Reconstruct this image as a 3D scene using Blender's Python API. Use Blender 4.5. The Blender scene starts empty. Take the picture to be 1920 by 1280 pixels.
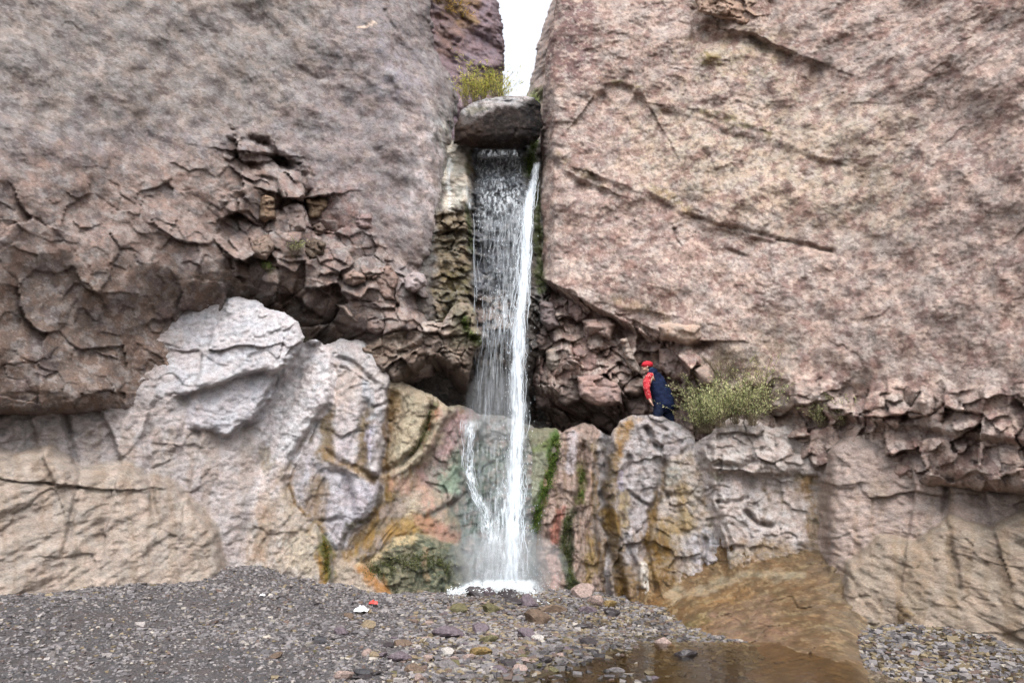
import bpy, math, random
import numpy as np
from mathutils import Vector, Matrix
random.seed(7)
rng = np.random.default_rng(7)
C = bpy.context.scene.collection
sc = bpy.context.scene

# ------------------------------------------------------------------ camera
FPX = 1256.0                       # focal length in photo pixels (1920 x 1280 frame)
PITCH = math.radians(15.6)
CAMZ = 1.6
cam = bpy.data.cameras.new('camera')
cam.sensor_fit = 'HORIZONTAL'
cam.angle = 2 * math.atan(960 / FPX)
cam.clip_end = 2000
camo = bpy.data.objects.new('camera', cam)
C.objects.link(camo)
camo.location = (0, 0, CAMZ)
camo.rotation_euler = (math.pi / 2 + PITCH, 0, 0)
sc.camera = camo

# ------------------------------------------------------------------ sky, sun, exposure
SUN_EL, SUN_AZ = math.radians(58), math.radians(168)   # azimuth from +Y, towards +X
w = bpy.data.worlds.new('World')
sc.world = w
w.use_nodes = True
nt = w.node_tree
nt.nodes.clear()
wo = nt.nodes.new('ShaderNodeOutputWorld')
bg = nt.nodes.new('ShaderNodeBackground')
sky = nt.nodes.new('ShaderNodeTexSky')
sky.sky_type = 'NISHITA'
sky.sun_disc = False
sky.sun_elevation = SUN_EL
sky.sun_rotation = SUN_AZ
sky.air_density = 1.0
sky.dust_density = 4.0
hs = nt.nodes.new('ShaderNodeHueSaturation')
hs.inputs['Saturation'].default_value = 0.22      # overcast: the sky is white, not blue
nt.links.new(sky.outputs[0], hs.inputs['Color'])
nt.links.new(hs.outputs[0], bg.inputs[0])
bg.inputs[1].default_value = 0.15
nt.links.new(bg.outputs[0], wo.inputs[0])
sl = bpy.data.lights.new('sun', 'SUN')
sl.energy = 0.5
sl.angle = math.radians(45)
sl.color = (1.0, 0.975, 0.95)
so = bpy.data.objects.new('sun', sl)
C.objects.link(so)
sd_ = Vector((math.sin(SUN_AZ) * math.cos(SUN_EL), math.cos(SUN_AZ) * math.cos(SUN_EL), math.sin(SUN_EL)))
so.rotation_euler = sd_.to_track_quat('Z', 'Y').to_euler()
so.location = (0, -5, 30)
sc.view_settings.view_transform = 'Standard'
sc.view_settings.look = 'None'
sc.view_settings.gamma = 1
sc.view_settings.use_curve_mapping = False
sc.view_settings.exposure = 1.7
sc.render.engine = 'CYCLES'
sc.cycles.use_denoising = True
sc.cycles.max_bounces = 8
sc.cycles.diffuse_bounces = 6
sc.cycles.transparent_max_bounces = 24

# ------------------------------------------------------------------ helpers: pixels to world, noise
CP, SP = math.cos(PITCH), math.sin(PITCH)
def unproj(u, v, Y):
    """point of the place seen at photo pixel (u, v) at distance Y in front of the camera"""
    dx = (np.asarray(u, float) - 960) / FPX
    dy = (640 - np.asarray(v, float)) / FPX
    t = Y / (CP - dy * SP)
    return dx * t, Y + 0 * t, CAMZ + (SP + dy * CP) * t
def PV(u, v, Y):
    a = unproj(u, v, Y)
    return Vector((float(a[0]), float(a[1]), float(a[2])))
def proj(x, y, z):
    zc = z - CAMZ
    f = y * CP + zc * SP
    up = -y * SP + zc * CP
    return 960 + FPX * x / f, 640 - FPX * up / f

_perm = np.random.default_rng(3).permutation(256)
_perm = np.concatenate([_perm, _perm, _perm])
_g = np.array([[1,1,0],[-1,1,0],[1,-1,0],[-1,-1,0],[1,0,1],[-1,0,1],[1,0,-1],[-1,0,-1],[0,1,1],[0,-1,1],[0,1,-1],[0,-1,-1],[1,1,0],[-1,1,0],[0,-1,1],[0,-1,-1]], float)
def pn(x, y, z=0.0, seed=0):
    x, y, z = np.broadcast_arrays(np.asarray(x, float) + seed * 17.31, np.asarray(y, float) - seed * 9.7, np.asarray(z, float) + seed * 5.1)
    xi, yi, zi = np.floor(x), np.floor(y), np.floor(z)
    xf, yf, zf = x - xi, y - yi, z - zi
    xi, yi, zi = xi.astype(int) & 255, yi.astype(int) & 255, zi.astype(int) & 255
    f = lambda t: t * t * t * (t * (t * 6 - 15) + 10)
    a, b, c = f(xf), f(yf), f(zf)
    def gr(i, j, k):
        h = _perm[_perm[_perm[(xi + i) & 255] + ((yi + j) & 255)] + ((zi + k) & 255)] & 15
        g = _g[h]
        return g[..., 0] * (xf - i) + g[..., 1] * (yf - j) + g[..., 2] * (zf - k)
    lerp = lambda p, q, t: p + (q - p) * t
    return lerp(lerp(lerp(gr(0,0,0), gr(1,0,0), a), lerp(gr(0,1,0), gr(1,1,0), a), b),
                lerp(lerp(gr(0,0,1), gr(1,0,1), a), lerp(gr(0,1,1), gr(1,1,1), a), b), c)
def fbm(x, y, z=0.0, oct=4, seed=0, gain=0.5):
    s, a, f = 0, 1.0, 1.0
    for i in range(oct):
        s = s + a * pn(x * f, y * f, np.asarray(z) * f, seed + i * 3)
        a *= gain
        f *= 2.03
    return s
def hash2(i, j, k):
    h = (i.astype(np.int64) * 374761393 + j.astype(np.int64) * 668265263 + k * 974634777) & 0x7fffffff
    h = ((h ^ (h >> 13)) * 1274126177) & 0x7fffffff
    return ((h ^ (h >> 16)) & 0xffff) / 65535.0
def cells(x, y, seed=0):
    """2-D cells: nearest and second distance, three randoms of the cell, offset from its centre"""
    xi, yi = np.floor(x), np.floor(y)
    f1 = np.full(x.shape, 9.0); f2 = np.full(x.shape, 9.0)
    ci = np.zeros(x.shape); cj = np.zeros(x.shape); ox = np.zeros(x.shape); oy = np.zeros(x.shape)
    for i in (-1, 0, 1):
        for j in (-1, 0, 1):
            a, b = xi + i, yi + j
            px = a + 0.1 + 0.8 * hash2(a, b, seed); py = b + 0.1 + 0.8 * hash2(a, b, seed + 1)
            d = np.hypot(x - px, y - py)
            n = d < f1
            f2 = np.where(n, f1, np.minimum(f2, d))
            f1 = np.where(n, d, f1)
            ci = np.where(n, a, ci); cj = np.where(n, b, cj)
            ox = np.where(n, x - px, ox); oy = np.where(n, y - py, oy)
    return f1, f2, hash2(ci, cj, seed + 2), hash2(ci, cj, seed + 3), hash2(ci, cj, seed + 4), ox, oy
def sstep(a, b, x):
    t = np.clip((x - a) / (b - a), 0, 1)
    return t * t * (3 - 2 * t)
def seg_dist(u, v, pts, closed=False):
    """distance to a polyline, and which side of it (positive = right of the direction of travel, i.e. below when going right)"""
    best = np.full(u.shape, 1e9); side = np.zeros(u.shape)
    n = len(pts)
    for i in range(n if closed else n - 1):
        (ax, ay), (bx, by) = pts[i], pts[(i + 1) % n]
        ex, ey = bx - ax, by - ay
        L = ex * ex + ey * ey + 1e-9
        t = np.clip(((u - ax) * ex + (v - ay) * ey) / L, 0, 1)
        d = np.hypot(u - ax - t * ex, v - ay - t * ey)
        m = d < best
        best = np.where(m, d, best)
        side = np.where(m, ex * (v - ay) - ey * (u - ax), side)
    return best, side
def inside(u, v, pts):
    r = np.zeros(u.shape, bool)
    n = len(pts)
    for i in range(n):
        (ax, ay), (bx, by) = pts[i], pts[(i + 1) % n]
        c = (ay > v) != (by > v)
        with np.errstate(divide='ignore', invalid='ignore'):
            xx = (bx - ax) * (v - ay) / ((by - ay) if by != ay else 1e-9) + ax
        r ^= c & (u < xx)
    return r
def sdf(u, v, pts):
    d, _ = seg_dist(u, v, pts, True)
    return np.where(inside(u, v, pts), d, -d)
def LIN(r, g, b):
    f = lambda c: (c / 255 / 12.92) if c / 255 <= 0.04045 else ((c / 255 + 0.055) / 1.055) ** 2.4
    return np.array([f(r), f(g), f(b)]) * 0.62         # photo colour to stone colour

# ------------------------------------------------------------------ helpers: objects
def tag(o, label=None, cat=None, group=None, kind=None):
    for k, x in (('label', label), ('category', cat), ('group', group), ('kind', kind)):
        if x: o[k] = x
    return o
def empty(name, loc=(0, 0, 0), **kw):
    o = bpy.data.objects.new(name, None)
    C.objects.link(o)
    o.location = loc
    o.empty_display_size = 0.2
    return tag(o, **kw)
def link(name, me, mat=None, parent=None, loc=None, **kw):
    o = bpy.data.objects.new(name, me)
    C.objects.link(o)
    if mat and not me.materials: me.materials.append(mat)
    if loc is not None: o.location = loc
    if parent:
        o.parent = parent
        if loc is None:
            o.location = -parent.location
    return tag(o, **kw)
def mesh_np(name, V, F, smooth=True, col=None, wet=None):
    """mesh from arrays: V (n,3), F (m,3) or (m,4); col (n,3) linear point colours"""
    me = bpy.data.meshes.new(name)
    V = np.ascontiguousarray(V, np.float32); F = np.ascontiguousarray(F, np.int32)
    k = F.shape[1]
    me.vertices.add(len(V)); me.vertices.foreach_set('co', V.ravel())
    me.loops.add(F.size); me.loops.foreach_set('vertex_index', F.ravel())
    me.polygons.add(len(F))
    me.polygons.foreach_set('loop_start', np.arange(0, F.size, k, dtype=np.int32))
    me.polygons.foreach_set('loop_total', np.full(len(F), k, np.int32))
    me.polygons.foreach_set('use_smooth', np.full(len(F), smooth, bool))
    me.update(calc_edges=True)
    if col is not None:
        a = me.color_attributes.new('Col', 'FLOAT_COLOR', 'POINT')
        c = np.ones((len(V), 4), np.float32); c[:, :3] = col
        if wet is not None: c[:, 3] = wet
        a.data.foreach_set('color', c.ravel())
    return me

# ------------------------------------------------------------------ materials
def N(nt, t, **kw):
    n = nt.nodes.new(t)
    for k, x in kw.items():
        if k in n.inputs: n.inputs[k].default_value = x
        else: setattr(n, k, x)
    return n
def rock_mat(name, var=0.35, bump=0.5, speck=0.25, scale=1.0, fleck=0.0, hue=1.0, spec=0.25):
    """colour from the mesh (kinds of stone, lichen, stains), mottling and grain from noise; alpha of the colour = how wet"""
    m = bpy.data.materials.new(name)
    m.use_nodes = True
    nt = m.node_tree; L = nt.links.new
    b = nt.nodes['Principled BSDF']
    at = N(nt, 'ShaderNodeAttribute', attribute_name='Col')
    tc = N(nt, 'ShaderNodeTexCoord')
    n1 = N(nt, 'ShaderNodeTexNoise', Scale=3.2 * scale, Detail=9.0, Roughness=0.68)
    n2 = N(nt, 'ShaderNodeTexNoise', Scale=17.0 * scale, Detail=6.0, Roughness=0.7)
    n3 = N(nt, 'ShaderNodeTexNoise', Scale=48.0 * scale, Detail=3.0, Roughness=0.7)
    mp = N(nt, 'ShaderNodeMapping')
    mp.inputs['Scale'].default_value = (1, 1, 1.6)
    L(tc.outputs['Object'], mp.inputs[0])
    for n in (n1, n2, n3): L(mp.outputs[0], n.inputs['Vector'])
    r1 = N(nt, 'ShaderNodeMapRange'); r1.inputs[1].default_value = 0.3; r1.inputs[2].default_value = 0.7
    r1.inputs[3].default_value = 1 - var; r1.inputs[4].default_value = 1 + var
    L(n1.outputs[0], r1.inputs[0])
    r2 = N(nt, 'ShaderNodeMapRange'); r2.inputs[1].default_value = 0.32; r2.inputs[2].default_value = 0.68
    r2.inputs[3].default_value = 1 - speck; r2.inputs[4].default_value = 1 + speck
    L(n2.outputs[0], r2.inputs[0])
    mu = N(nt, 'ShaderNodeMath', operation='MULTIPLY'); L(r1.outputs[0], mu.inputs[0]); L(r2.outputs[0], mu.inputs[1])
    vm = N(nt, 'ShaderNodeVectorMath', operation='SCALE'); L(at.outputs['Color'], vm.inputs[0]); L(mu.outputs[0], vm.inputs['Scale'])
    out = vm.outputs[0]
    # slight change of hue from patch to patch
    n4 = N(nt, 'ShaderNodeTexNoise', Scale=1.7 * scale, Detail=7.0, Roughness=0.7)
    L(tc.outputs['Object'], n4.inputs['Vector'])
    cr = N(nt, 'ShaderNodeMix', data_type='RGBA', blend_type='MIX')
    cr.inputs[6].default_value = (1 + 0.06 * hue, 0.98, 1 - 0.05 * hue, 1); cr.inputs[7].default_value = (1 - 0.05 * hue, 1.0, 1 + 0.05 * hue, 1)
    r4 = N(nt, 'ShaderNodeMapRange'); r4.inputs[1].default_value = 0.4; r4.inputs[2].default_value = 0.6
    L(n4.outputs[0], r4.inputs[0]); L(r4.outputs[0], cr.inputs[0])
    hm = N(nt, 'ShaderNodeVectorMath', operation='MULTIPLY'); L(out, hm.inputs[0]); L(cr.outputs[2], hm.inputs[1])
    out = hm.outputs[0]
    if fleck:                                           # pale crystals and lichen flecks
        n5 = N(nt, 'ShaderNodeTexNoise', Scale=9.0 * scale, Detail=8.0, Roughness=0.75)
        L(mp.outputs[0], n5.inputs['Vector'])
        r5 = N(nt, 'ShaderNodeMapRange'); r5.inputs[1].default_value = 0.55; r5.inputs[2].default_value = 0.66; r5.inputs[4].default_value = fleck
        L(n5.outputs[0], r5.inputs[0])
        mf = N(nt, 'ShaderNodeMix', data_type='RGBA')
        L(r5.outputs[0], mf.inputs[0]); L(out, mf.inputs[6]); mf.inputs[7].default_value = (0.56, 0.48, 0.43, 1)
        out = mf.outputs[2]
    n6 = N(nt, 'ShaderNodeTexNoise', Scale=13.0 * scale, Detail=5.0, Roughness=0.65)
    L(tc.outputs['Object'], n6.inputs['Vector'])
    r6 = N(nt, 'ShaderNodeMapRange'); r6.inputs[1].default_value = 0.30; r6.inputs[2].default_value = 0.40; r6.inputs[3].default_value = 0.55; r6.inputs[4].default_value = 1.0
    L(n6.outputs[0], r6.inputs[0])
    v6 = N(nt, 'ShaderNodeVectorMath', operation='SCALE'); L(out, v6.inputs[0]); L(r6.outputs[0], v6.inputs['Scale'])
    out = v6.outputs[0]
    L(out, b.inputs['Base Color'])
    rr = N(nt, 'ShaderNodeMapRange'); rr.inputs[3].default_value = 0.92; rr.inputs[4].default_value = 0.22
    L(at.outputs['Alpha'], rr.inputs[0]); L(rr.outputs[0], b.inputs['Roughness'])
    b.inputs['Specular IOR Level'].default_value = spec
    ad = N(nt, 'ShaderNodeMath', operation='MULTIPLY_ADD'); L(n2.outputs[0], ad.inputs[0]); ad.inputs[1].default_value = 0.8; L(n3.outputs[0], ad.inputs[2])
    bp = N(nt, 'ShaderNodeBump', Strength=bump, Distance=0.05)
    L(ad.outputs[0], bp.inputs['Height']); L(bp.outputs[0], b.inputs['Normal'])
    return m
def plain_mat(name, col, rough=0.8, var=0.2, scale=20, attr=False, transl=0.0, bump=0.0, spec=0.3):
    m = bpy.data.materials.new(name)
    m.use_nodes = True
    nt = m.node_tree; L = nt.links.new
    b = nt.nodes['Principled BSDF']
    tc = N(nt, 'ShaderNodeTexCoord')
    n1 = N(nt, 'ShaderNodeTexNoise', Scale=float(scale), Detail=4.0)
    L(tc.outputs['Object'], n1.inputs['Vector'])
    r1 = N(nt, 'ShaderNodeMapRange'); r1.inputs[1].default_value = 0.3; r1.inputs[2].default_value = 0.7
    r1.inputs[3].default_value = 1 - var; r1.inputs[4].default_value = 1 + var
    L(n1.outputs[0], r1.inputs[0])
    vm = N(nt, 'ShaderNodeVectorMath', operation='SCALE'); L(r1.outputs[0], vm.inputs['Scale'])
    if attr:
        at = N(nt, 'ShaderNodeAttribute', attribute_name='Col'); L(at.outputs['Color'], vm.inputs[0])
    else:
        vm.inputs[0].default_value = col[:3]
    L(vm.outputs[0], b.inputs['Base Color'])
    b.inputs['Roughness'].default_value = rough
    b.inputs['Specular IOR Level'].default_value = spec
    if bump:
        bp = N(nt, 'ShaderNodeBump', Strength=bump, Distance=0.02); L(n1.outputs[0], bp.inputs['Height']); L(bp.outputs[0], b.inputs['Normal'])
    if transl:
        tr = N(nt, 'ShaderNodeBsdfTranslucent'); L(vm.outputs[0], tr.inputs[0])
        mx = N(nt, 'ShaderNodeMixShader'); mx.inputs[0].default_value = transl
        L(b.outputs[0], mx.inputs[1]); L(tr.outputs[0], mx.inputs[2])
        L(mx.outputs[0], nt.nodes['Material Output'].inputs[0])
    return m
def water_mat(name, alpha, col=(0.86, 0.92, 0.97)):
    """broken, air-filled falling water: white, scattering, partly clear"""
    m = bpy.data.materials.new(name)
    m.use_nodes = True
    nt = m.node_tree; L = nt.links.new
    b = nt.nodes['Principled BSDF']
    b.inputs['Base Color'].default_value = (*col, 1)
    b.inputs['Roughness'].default_value = 0.25
    tr = N(nt, 'ShaderNodeBsdfTranslucent'); tr.inputs[0].default_value = (*col, 1)
    m1 = N(nt, 'ShaderNodeMixShader'); m1.inputs[0].default_value = 0.4
    L(b.outputs[0], m1.inputs[1]); L(tr.outputs[0], m1.inputs[2])
    tp = N(nt, 'ShaderNodeBsdfTransparent')
    m2 = N(nt, 'ShaderNodeMixShader')
    m2.inputs[0].default_value = alpha
    L(tp.outputs[0], m2.inputs[1]); L(m1.outputs[0], m2.inputs[2])
    L(m2.outputs[0], nt.nodes['Material Output'].inputs[0])
    return m
M_LEFT = rock_mat('cliff rock grey', 0.26, 0.5, 0.3, 1.3, fleck=0.25)
M_RIGHT = rock_mat('cliff rock pink', 0.24, 0.5, 0.24, 1.25, fleck=0.3)
M_PALE = rock_mat('water worn pale rock', 0.2, 0.62, 0.3, 1.6, hue=0.6, fleck=0.12)
M_WET = rock_mat('wet stained rock', 0.26, 0.65, 0.3, 1.3, spec=0.4)
M_DARK = rock_mat('dark boulder rock', 0.35, 0.8, 0.4, 1.2, spec=0.06)

# ------------------------------------------------------------------ rock bodies
US = np.concatenate([np.arange(-520, 0, 13.0), np.arange(0, 468, 3.0), np.arange(468, 1452, 2.0), np.arange(1452, 1922, 3.0), np.arange(1922, 2440, 13.0)])
VS = np.concatenate([np.arange(-700, -20, 20.0), np.arange(-20, 1284, 2.0), np.arange(1284, 1360, 12.0)])
FR = np.full((len(VS), len(US)), 60.0)          # nearest rock along each line of sight: things that rest on the rock ask it for its distance
def front(u, v):
    i = int(np.clip(np.searchsorted(VS, v), 0, len(VS) - 1)); j = int(np.clip(np.searchsorted(US, u), 0, len(US) - 1))
    return float(FR[i, j])
def frontA(u, v):
    i = np.clip(np.searchsorted(VS, v), 0, len(VS) - 1); j = np.clip(np.searchsorted(US, u), 0, len(US) - 1)
    return FR[i, j]
_seed = [0]
def body(name, outline, Y, mat, base, r=30, D=1.2, warp=4.0, lumps=0.10, lumpf=1.3, facet=0.0, facetf=1.6, facet_mask=None, crackw=0.05, crackd=0.10,
         grain=None, cracks=(), steps=(), bumps=(), paint=(), wet=0.0, seed=None, fine=0.02, closed=False, back=1.0, parent=None, grow=0.0, loct=4, lump_dir=None, sharp=False, fwarp=0.14, soften=5, collect=None, oct2=0.45, skew=0.0, floor=False, grain_mask=None, **kw):
    """one mass of rock: outline in photo pixels, Y(u, v) its distance; relief, cracks and steps are real depth in metres"""
    if seed is None:
        _seed[0] += 11; seed = _seed[0]
    P = np.array(outline, float)
    mg = 14 if collect is None else 44
    ju = np.where((US >= P[:, 0].min() - mg) & (US <= P[:, 0].max() + mg))[0]
    jv = np.where((VS >= P[:, 1].min() - mg) & (VS <= P[:, 1].max() + mg))[0]
    us, vs = US[ju], VS[jv]
    u, v = np.meshgrid(us, vs)
    y0 = Y(u, v) if callable(Y) else np.full(u.shape, float(Y))
    X, _, Z = unproj(u, v, y0)
    X = X + skew * y0                                   # walls that run towards the camera keep their grain unstretched
    if floor: Z = y0 * 0.9
    wu = warp * (pn(X * 2.1, Z * 2.1, 0, seed) * 1.3 + pn(X * 6.5, Z * 6.5, 1, seed) * 0.7)
    wv = warp * (pn(X * 2.1, Z * 2.1, 5, seed + 1) * 1.3 + pn(X * 6.5, Z * 6.5, 6, seed + 1) * 0.7)
    s = sdf(u + wu, v + wv, outline)
    s = s + grow
    e = np.clip(s / r, 0, 1); e2 = np.clip(s / (r * 0.32), 0, 1)
    if closed: y = y0 + D * (1 - np.sqrt(np.clip(1 - (1 - e) ** 2, 0, 1)))
    else: y = y0 + D * (0.4 * (1 - e) ** 2 + 0.6 * (1 - np.sqrt(np.clip(1 - (1 - e2) ** 2, 0, 1))))
    if lump_dir is None: y = y - lumps * 2.0 * fbm(X * lumpf, Z * lumpf, 0, loct, seed + 2)
    else:
        a = math.radians(lump_dir)
        y = y - lumps * 2.0 * fbm((X * math.cos(a) + Z * math.sin(a)) * lumpf * 0.45, (-X * math.sin(a) + Z * math.cos(a)) * lumpf * 1.3, 0, loct, seed + 2)
    if fine: y = y - fine * 2 * fbm(X * 7, Z * 7, 3, 3, seed + 3, 0.6)
    if grain:                                           # bedding or flutes: angle, along, across, height
        for ang, fa, fc, amp in grain:
            a = math.radians(ang)
            al = X * math.cos(a) + Z * math.sin(a); ac = -X * math.sin(a) + Z * math.cos(a)
            ac = ac + 0.25 * pn(X * 0.9, Z * 0.9, 9, seed)
            g = fbm(al * fa, ac * fc, 0, 3, seed + 4, 0.55)
            pm = 0.25 + 0.75 * sstep(-0.25, 0.3, pn(X * 0.45, Z * 0.45, 2, seed + 40))
            if grain_mask is not None: pm = pm * grain_mask(u, v)
            y = y - amp * pm * ((1 - 2.4 * np.abs(g)) if sharp else 1.6 * g)
    if facet:
        wx = X + fwarp * fbm(X * 1.1, Z * 1.1, 2, 3, seed + 5); wz = Z + fwarp * fbm(X * 1.1, Z * 1.1, 8, 3, seed + 6)
        fm = 1.0
        if facet_mask is not None:
            fm = np.zeros(u.shape)
            for pts, soft, k in facet_mask:
                fm = np.maximum(fm, k * sstep(-soft, soft, sdf(u + 3 * wu, v + 3 * wv, pts)))
        for k, (q, am) in enumerate(((1.0, 1.0), (2.3, oct2))):
            f1, f2, ra, rb, rc, ox, oz = cells(wx * facetf * q, wz * facetf * q * 1.25, seed + 7 + 10 * k)
            h = (ra - 0.5) * 1.1 + (rb - 0.5) * 2.2 * ox + (rc - 0.35) * 2.2 * oz
            y = y + fm * facet * am * h + fm * crackd * am * np.exp(-((f2 - f1) / (crackw * (1 + k))) ** 2) * sstep(-0.1, 0.25, pn(X * 0.8, Z * 0.8, 4, seed + 50))
    u2, v2 = u + wu * 0.8, v + wv * 0.8
    brk = 0.45 + 0.55 * sstep(-0.25, 0.3, pn(X * 1.5, Z * 1.5, 6, seed + 60))
    for pts, wd, dp in cracks:
        d, _ = seg_dist(u2, v2, pts)
        y = y + brk * dp * np.exp(-(d / wd) ** 2)
    for pts, h, fade in steps:                          # an overhanging lip: what lies below the line stands back
        d, sg = seg_dist(u2, v2, pts)
        y = y + brk * h * np.where(sg > 0, sstep(0, soften, d) * np.exp(-d / fade), -0.12 * np.exp(-d / 10))
    for (bu, bv), ru, rv, h in bumps:
        y = y - h * np.exp(-((u2 - bu) / ru) ** 2 - ((v2 - bv) / rv) ** 2)
    # colours of the stone itself
    col = np.empty(u.shape + (3,)); col[:] = base
    wt = np.full(u.shape, float(wet))
    pu, pv = u + wu * 1.6, v + wv * 1.6
    nz = fbm(X * 3.1, Z * 2.0, 4, 4, seed + 8)
    for op in paint:
        kind, pts, c, soft, alpha = op[:5]
        wa = op[5] if len(op) > 5 else None
        if kind == 'poly': m = sstep(-soft, soft, sdf(pu, pv, pts) + nz * soft * 1.2)
        elif kind == 'line':
            d, _ = seg_dist(pu, pv, pts); m = 1 - sstep(soft * 0.45, soft * 1.25, d + nz * soft * 0.6)
        elif kind == 'mottle':                          # pts = (frequency, threshold)
            m = sstep(pts[1], pts[1] + soft, fbm(X * pts[0], Z * pts[0] * 1.3, 7, 5, seed + 20, 0.65))
        elif kind == 'streak':                          # run-off down the face: pts = outline, soft = streak frequency
            g = fbm(pu * 0.05 * soft, pv * 0.004, 0, 3, seed + 30)
            m = sstep(-0.05, 0.35, g) * sstep(-12, 12, sdf(pu, pv, pts))
        m = (m * alpha)[..., None]
        col = col * (1 - m) + np.asarray(c) * m
        if wa is not None: wt = wt * (1 - m[..., 0]) + wa * m[..., 0]
    if collect is not None:
        collect.append((ju, jv, y + 0.03 * np.clip(-s, 0, 60), s, col, wt))
        return None
    return finish(name, u, v, us, vs, ju, jv, s, y, y0, e, col, wt, mat, parent, closed, D, back, kw)
def merge(name, items, mat, parent=None, k=0.10, cracks=(), lines=(), **kw):
    """several slabs grown into one continuous face of rock"""
    a0 = min(q[0][0] for q in items); a1 = max(q[0][-1] for q in items); b0 = min(q[1][0] for q in items); b1 = max(q[1][-1] for q in items)
    ju, jv = np.arange(a0, a1 + 1), np.arange(b0, b1 + 1)
    us, vs = US[ju], VS[jv]
    u, v = np.meshgrid(us, vs)
    ym = np.full(u.shape, 99.0); S = np.full(u.shape, -60.0)
    for qu, qv, y, s, col, wt in items:
        sl = np.ix_(qv - b0, qu - a0)
        ym[sl] = np.minimum(ym[sl], y); S[sl] = np.maximum(S[sl], s)
    W = np.zeros(u.shape); CC = np.zeros(u.shape + (3,)); WT = np.zeros(u.shape)
    for qu, qv, y, s, col, wt in items:
        sl = np.ix_(qv - b0, qu - a0)
        w_ = np.exp(-np.clip(y - ym[sl], 0, 5) / k)
        W[sl] += w_; CC[sl] += w_[..., None] * col; WT[sl] += w_ * wt
    W = np.maximum(W, 1e-9)
    y = np.where(ym < 90, ym - k * np.log(W), 30.0)
    CC = CC / W[..., None]; WT = WT / W
    X, _, Z = unproj(u, v, np.clip(y, 5, 20))
    wu = 5 * (pn(X * 2.1, Z * 2.1, 0, 700) + 0.6 * pn(X * 6.5, Z * 6.5, 1, 700)); wv = 5 * (pn(X * 2.1, Z * 2.1, 5, 701) + 0.6 * pn(X * 6.5, Z * 6.5, 6, 701))
    brk = 0.5 + 0.5 * sstep(-0.3, 0.3, pn(X * 1.5, Z * 1.5, 6, 702)); nz = fbm(X * 5, Z * 2.2, 4, 4, 703); drip = sstep(-0.35, 0.25, fbm(X * 8 + Z * 2, Z * 1.1, 2, 4, 704))
    for pts, wd, dp in cracks:                          # grooves the water has cut
        d, _ = seg_dist(u + wu, v + wv, pts)
        y = y + brk * dp * np.exp(-(d / wd) ** 2) - 0.25 * dp * np.exp(-((d - 2.2 * wd) / wd) ** 2)
    for pts, c, wd, al, we in lines:                    # mineral stains along them
        d, _ = seg_dist(u + wu, v + wv, pts)
        m = (1 - sstep(wd * 0.15, wd * 1.6, d + nz * wd * 1.5)) * al * (0.35 + 0.65 * drip)
        CC = CC * (1 - m[..., None]) + np.asarray(c) * m[..., None]; WT = WT * (1 - m) + we * m
    return finish(name, u, v, us, vs, ju, jv, S, y, y, None, CC, WT, mat, parent, False, 0, 0, kw)
def finish(name, u, v, us, vs, ju, jv, s, y, y0, e, col, wt, mat, parent, closed, D, back, kw):
    # mesh
    cs = 0.25 * (s[:-1, :-1] + s[1:, :-1] + s[:-1, 1:] + s[1:, 1:])
    keep = cs > 0
    gy, gx = np.gradient(s, vs, us)
    gl = np.maximum(np.hypot(gx, gy), 0.3)
    neg = np.where(s < 0, np.clip(-s, 0, 12) / gl, 0)
    uu, vv = u + neg * gx / gl, v + neg * gy / gl
    x, yy, z = unproj(uu, vv, y)
    n, m_ = u.shape
    idx = np.arange(n * m_).reshape(n, m_)
    q = np.stack([idx[:-1, :-1], idx[1:, :-1], idx[1:, 1:], idx[:-1, 1:]], -1)[keep]
    V = np.stack([x, yy, z], -1).reshape(-1, 3)
    cc = col.reshape(-1, 3); ww = wt.ravel()
    used = np.unique(q)
    remap = np.full(n * m_, -1); remap[used] = np.arange(len(used))
    V, cc, ww, F = V[used], cc[used], ww[used], remap[q]
    if closed:
        yb = y0 + D + back * (np.sqrt(np.clip(1 - (1 - e) ** 2, 0, 1)))
        xb, yb_, zb = unproj(uu, vv, yb)
        VB = np.stack([xb, yb_, zb], -1).reshape(-1, 3)[used]
        F = np.concatenate([F, F[:, ::-1] + len(V)]); V = np.concatenate([V, VB])
        cc = np.concatenate([cc, cc]); ww = np.concatenate([ww, ww])
    vk = np.zeros((n, m_), bool)
    vk[:-1, :-1] |= keep; vk[1:, 1:] |= keep
    sub = FR[np.ix_(jv, ju)]
    FR[np.ix_(jv, ju)] = np.where(vk, np.minimum(sub, y), sub)
    loc = None
    if parent is None:
        loc = Vector(V.mean(0).tolist()); loc.z = float(V[:, 2].min())
        V = V - np.array(loc)
    me = mesh_np(name, V, F, True, np.clip(cc, 0.01, 0.85), np.clip(ww, 0, 1))
    return link(name, me, mat, parent, loc, **kw)

# ------------------------------------------------------------------ colours of stone
GREY = LIN(150, 138, 133); MAUVE = LIN(140, 124, 122); PINK = LIN(183, 160, 149); SAND = LIN(196, 180, 160)
BROWN = LIN(132, 112, 102); DBROWN = LIN(118, 101, 90); RED = LIN(138, 108, 104); CREAM = LIN(212, 206, 194)
PALE = LIN(205, 200, 199); LILAC = LIN(178, 170, 176); OCHRE = LIN(158, 120, 66); RUST = LIN(176, 118, 84)
OLIVE = LIN(112, 104, 66); MOSSG = LIN(84, 100, 44); TEAL = LIN(130, 146, 132); WETG = LIN(92, 98, 94); SALMON = LIN(196, 150, 134)
BLACK = LIN(62, 56, 52)

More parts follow.
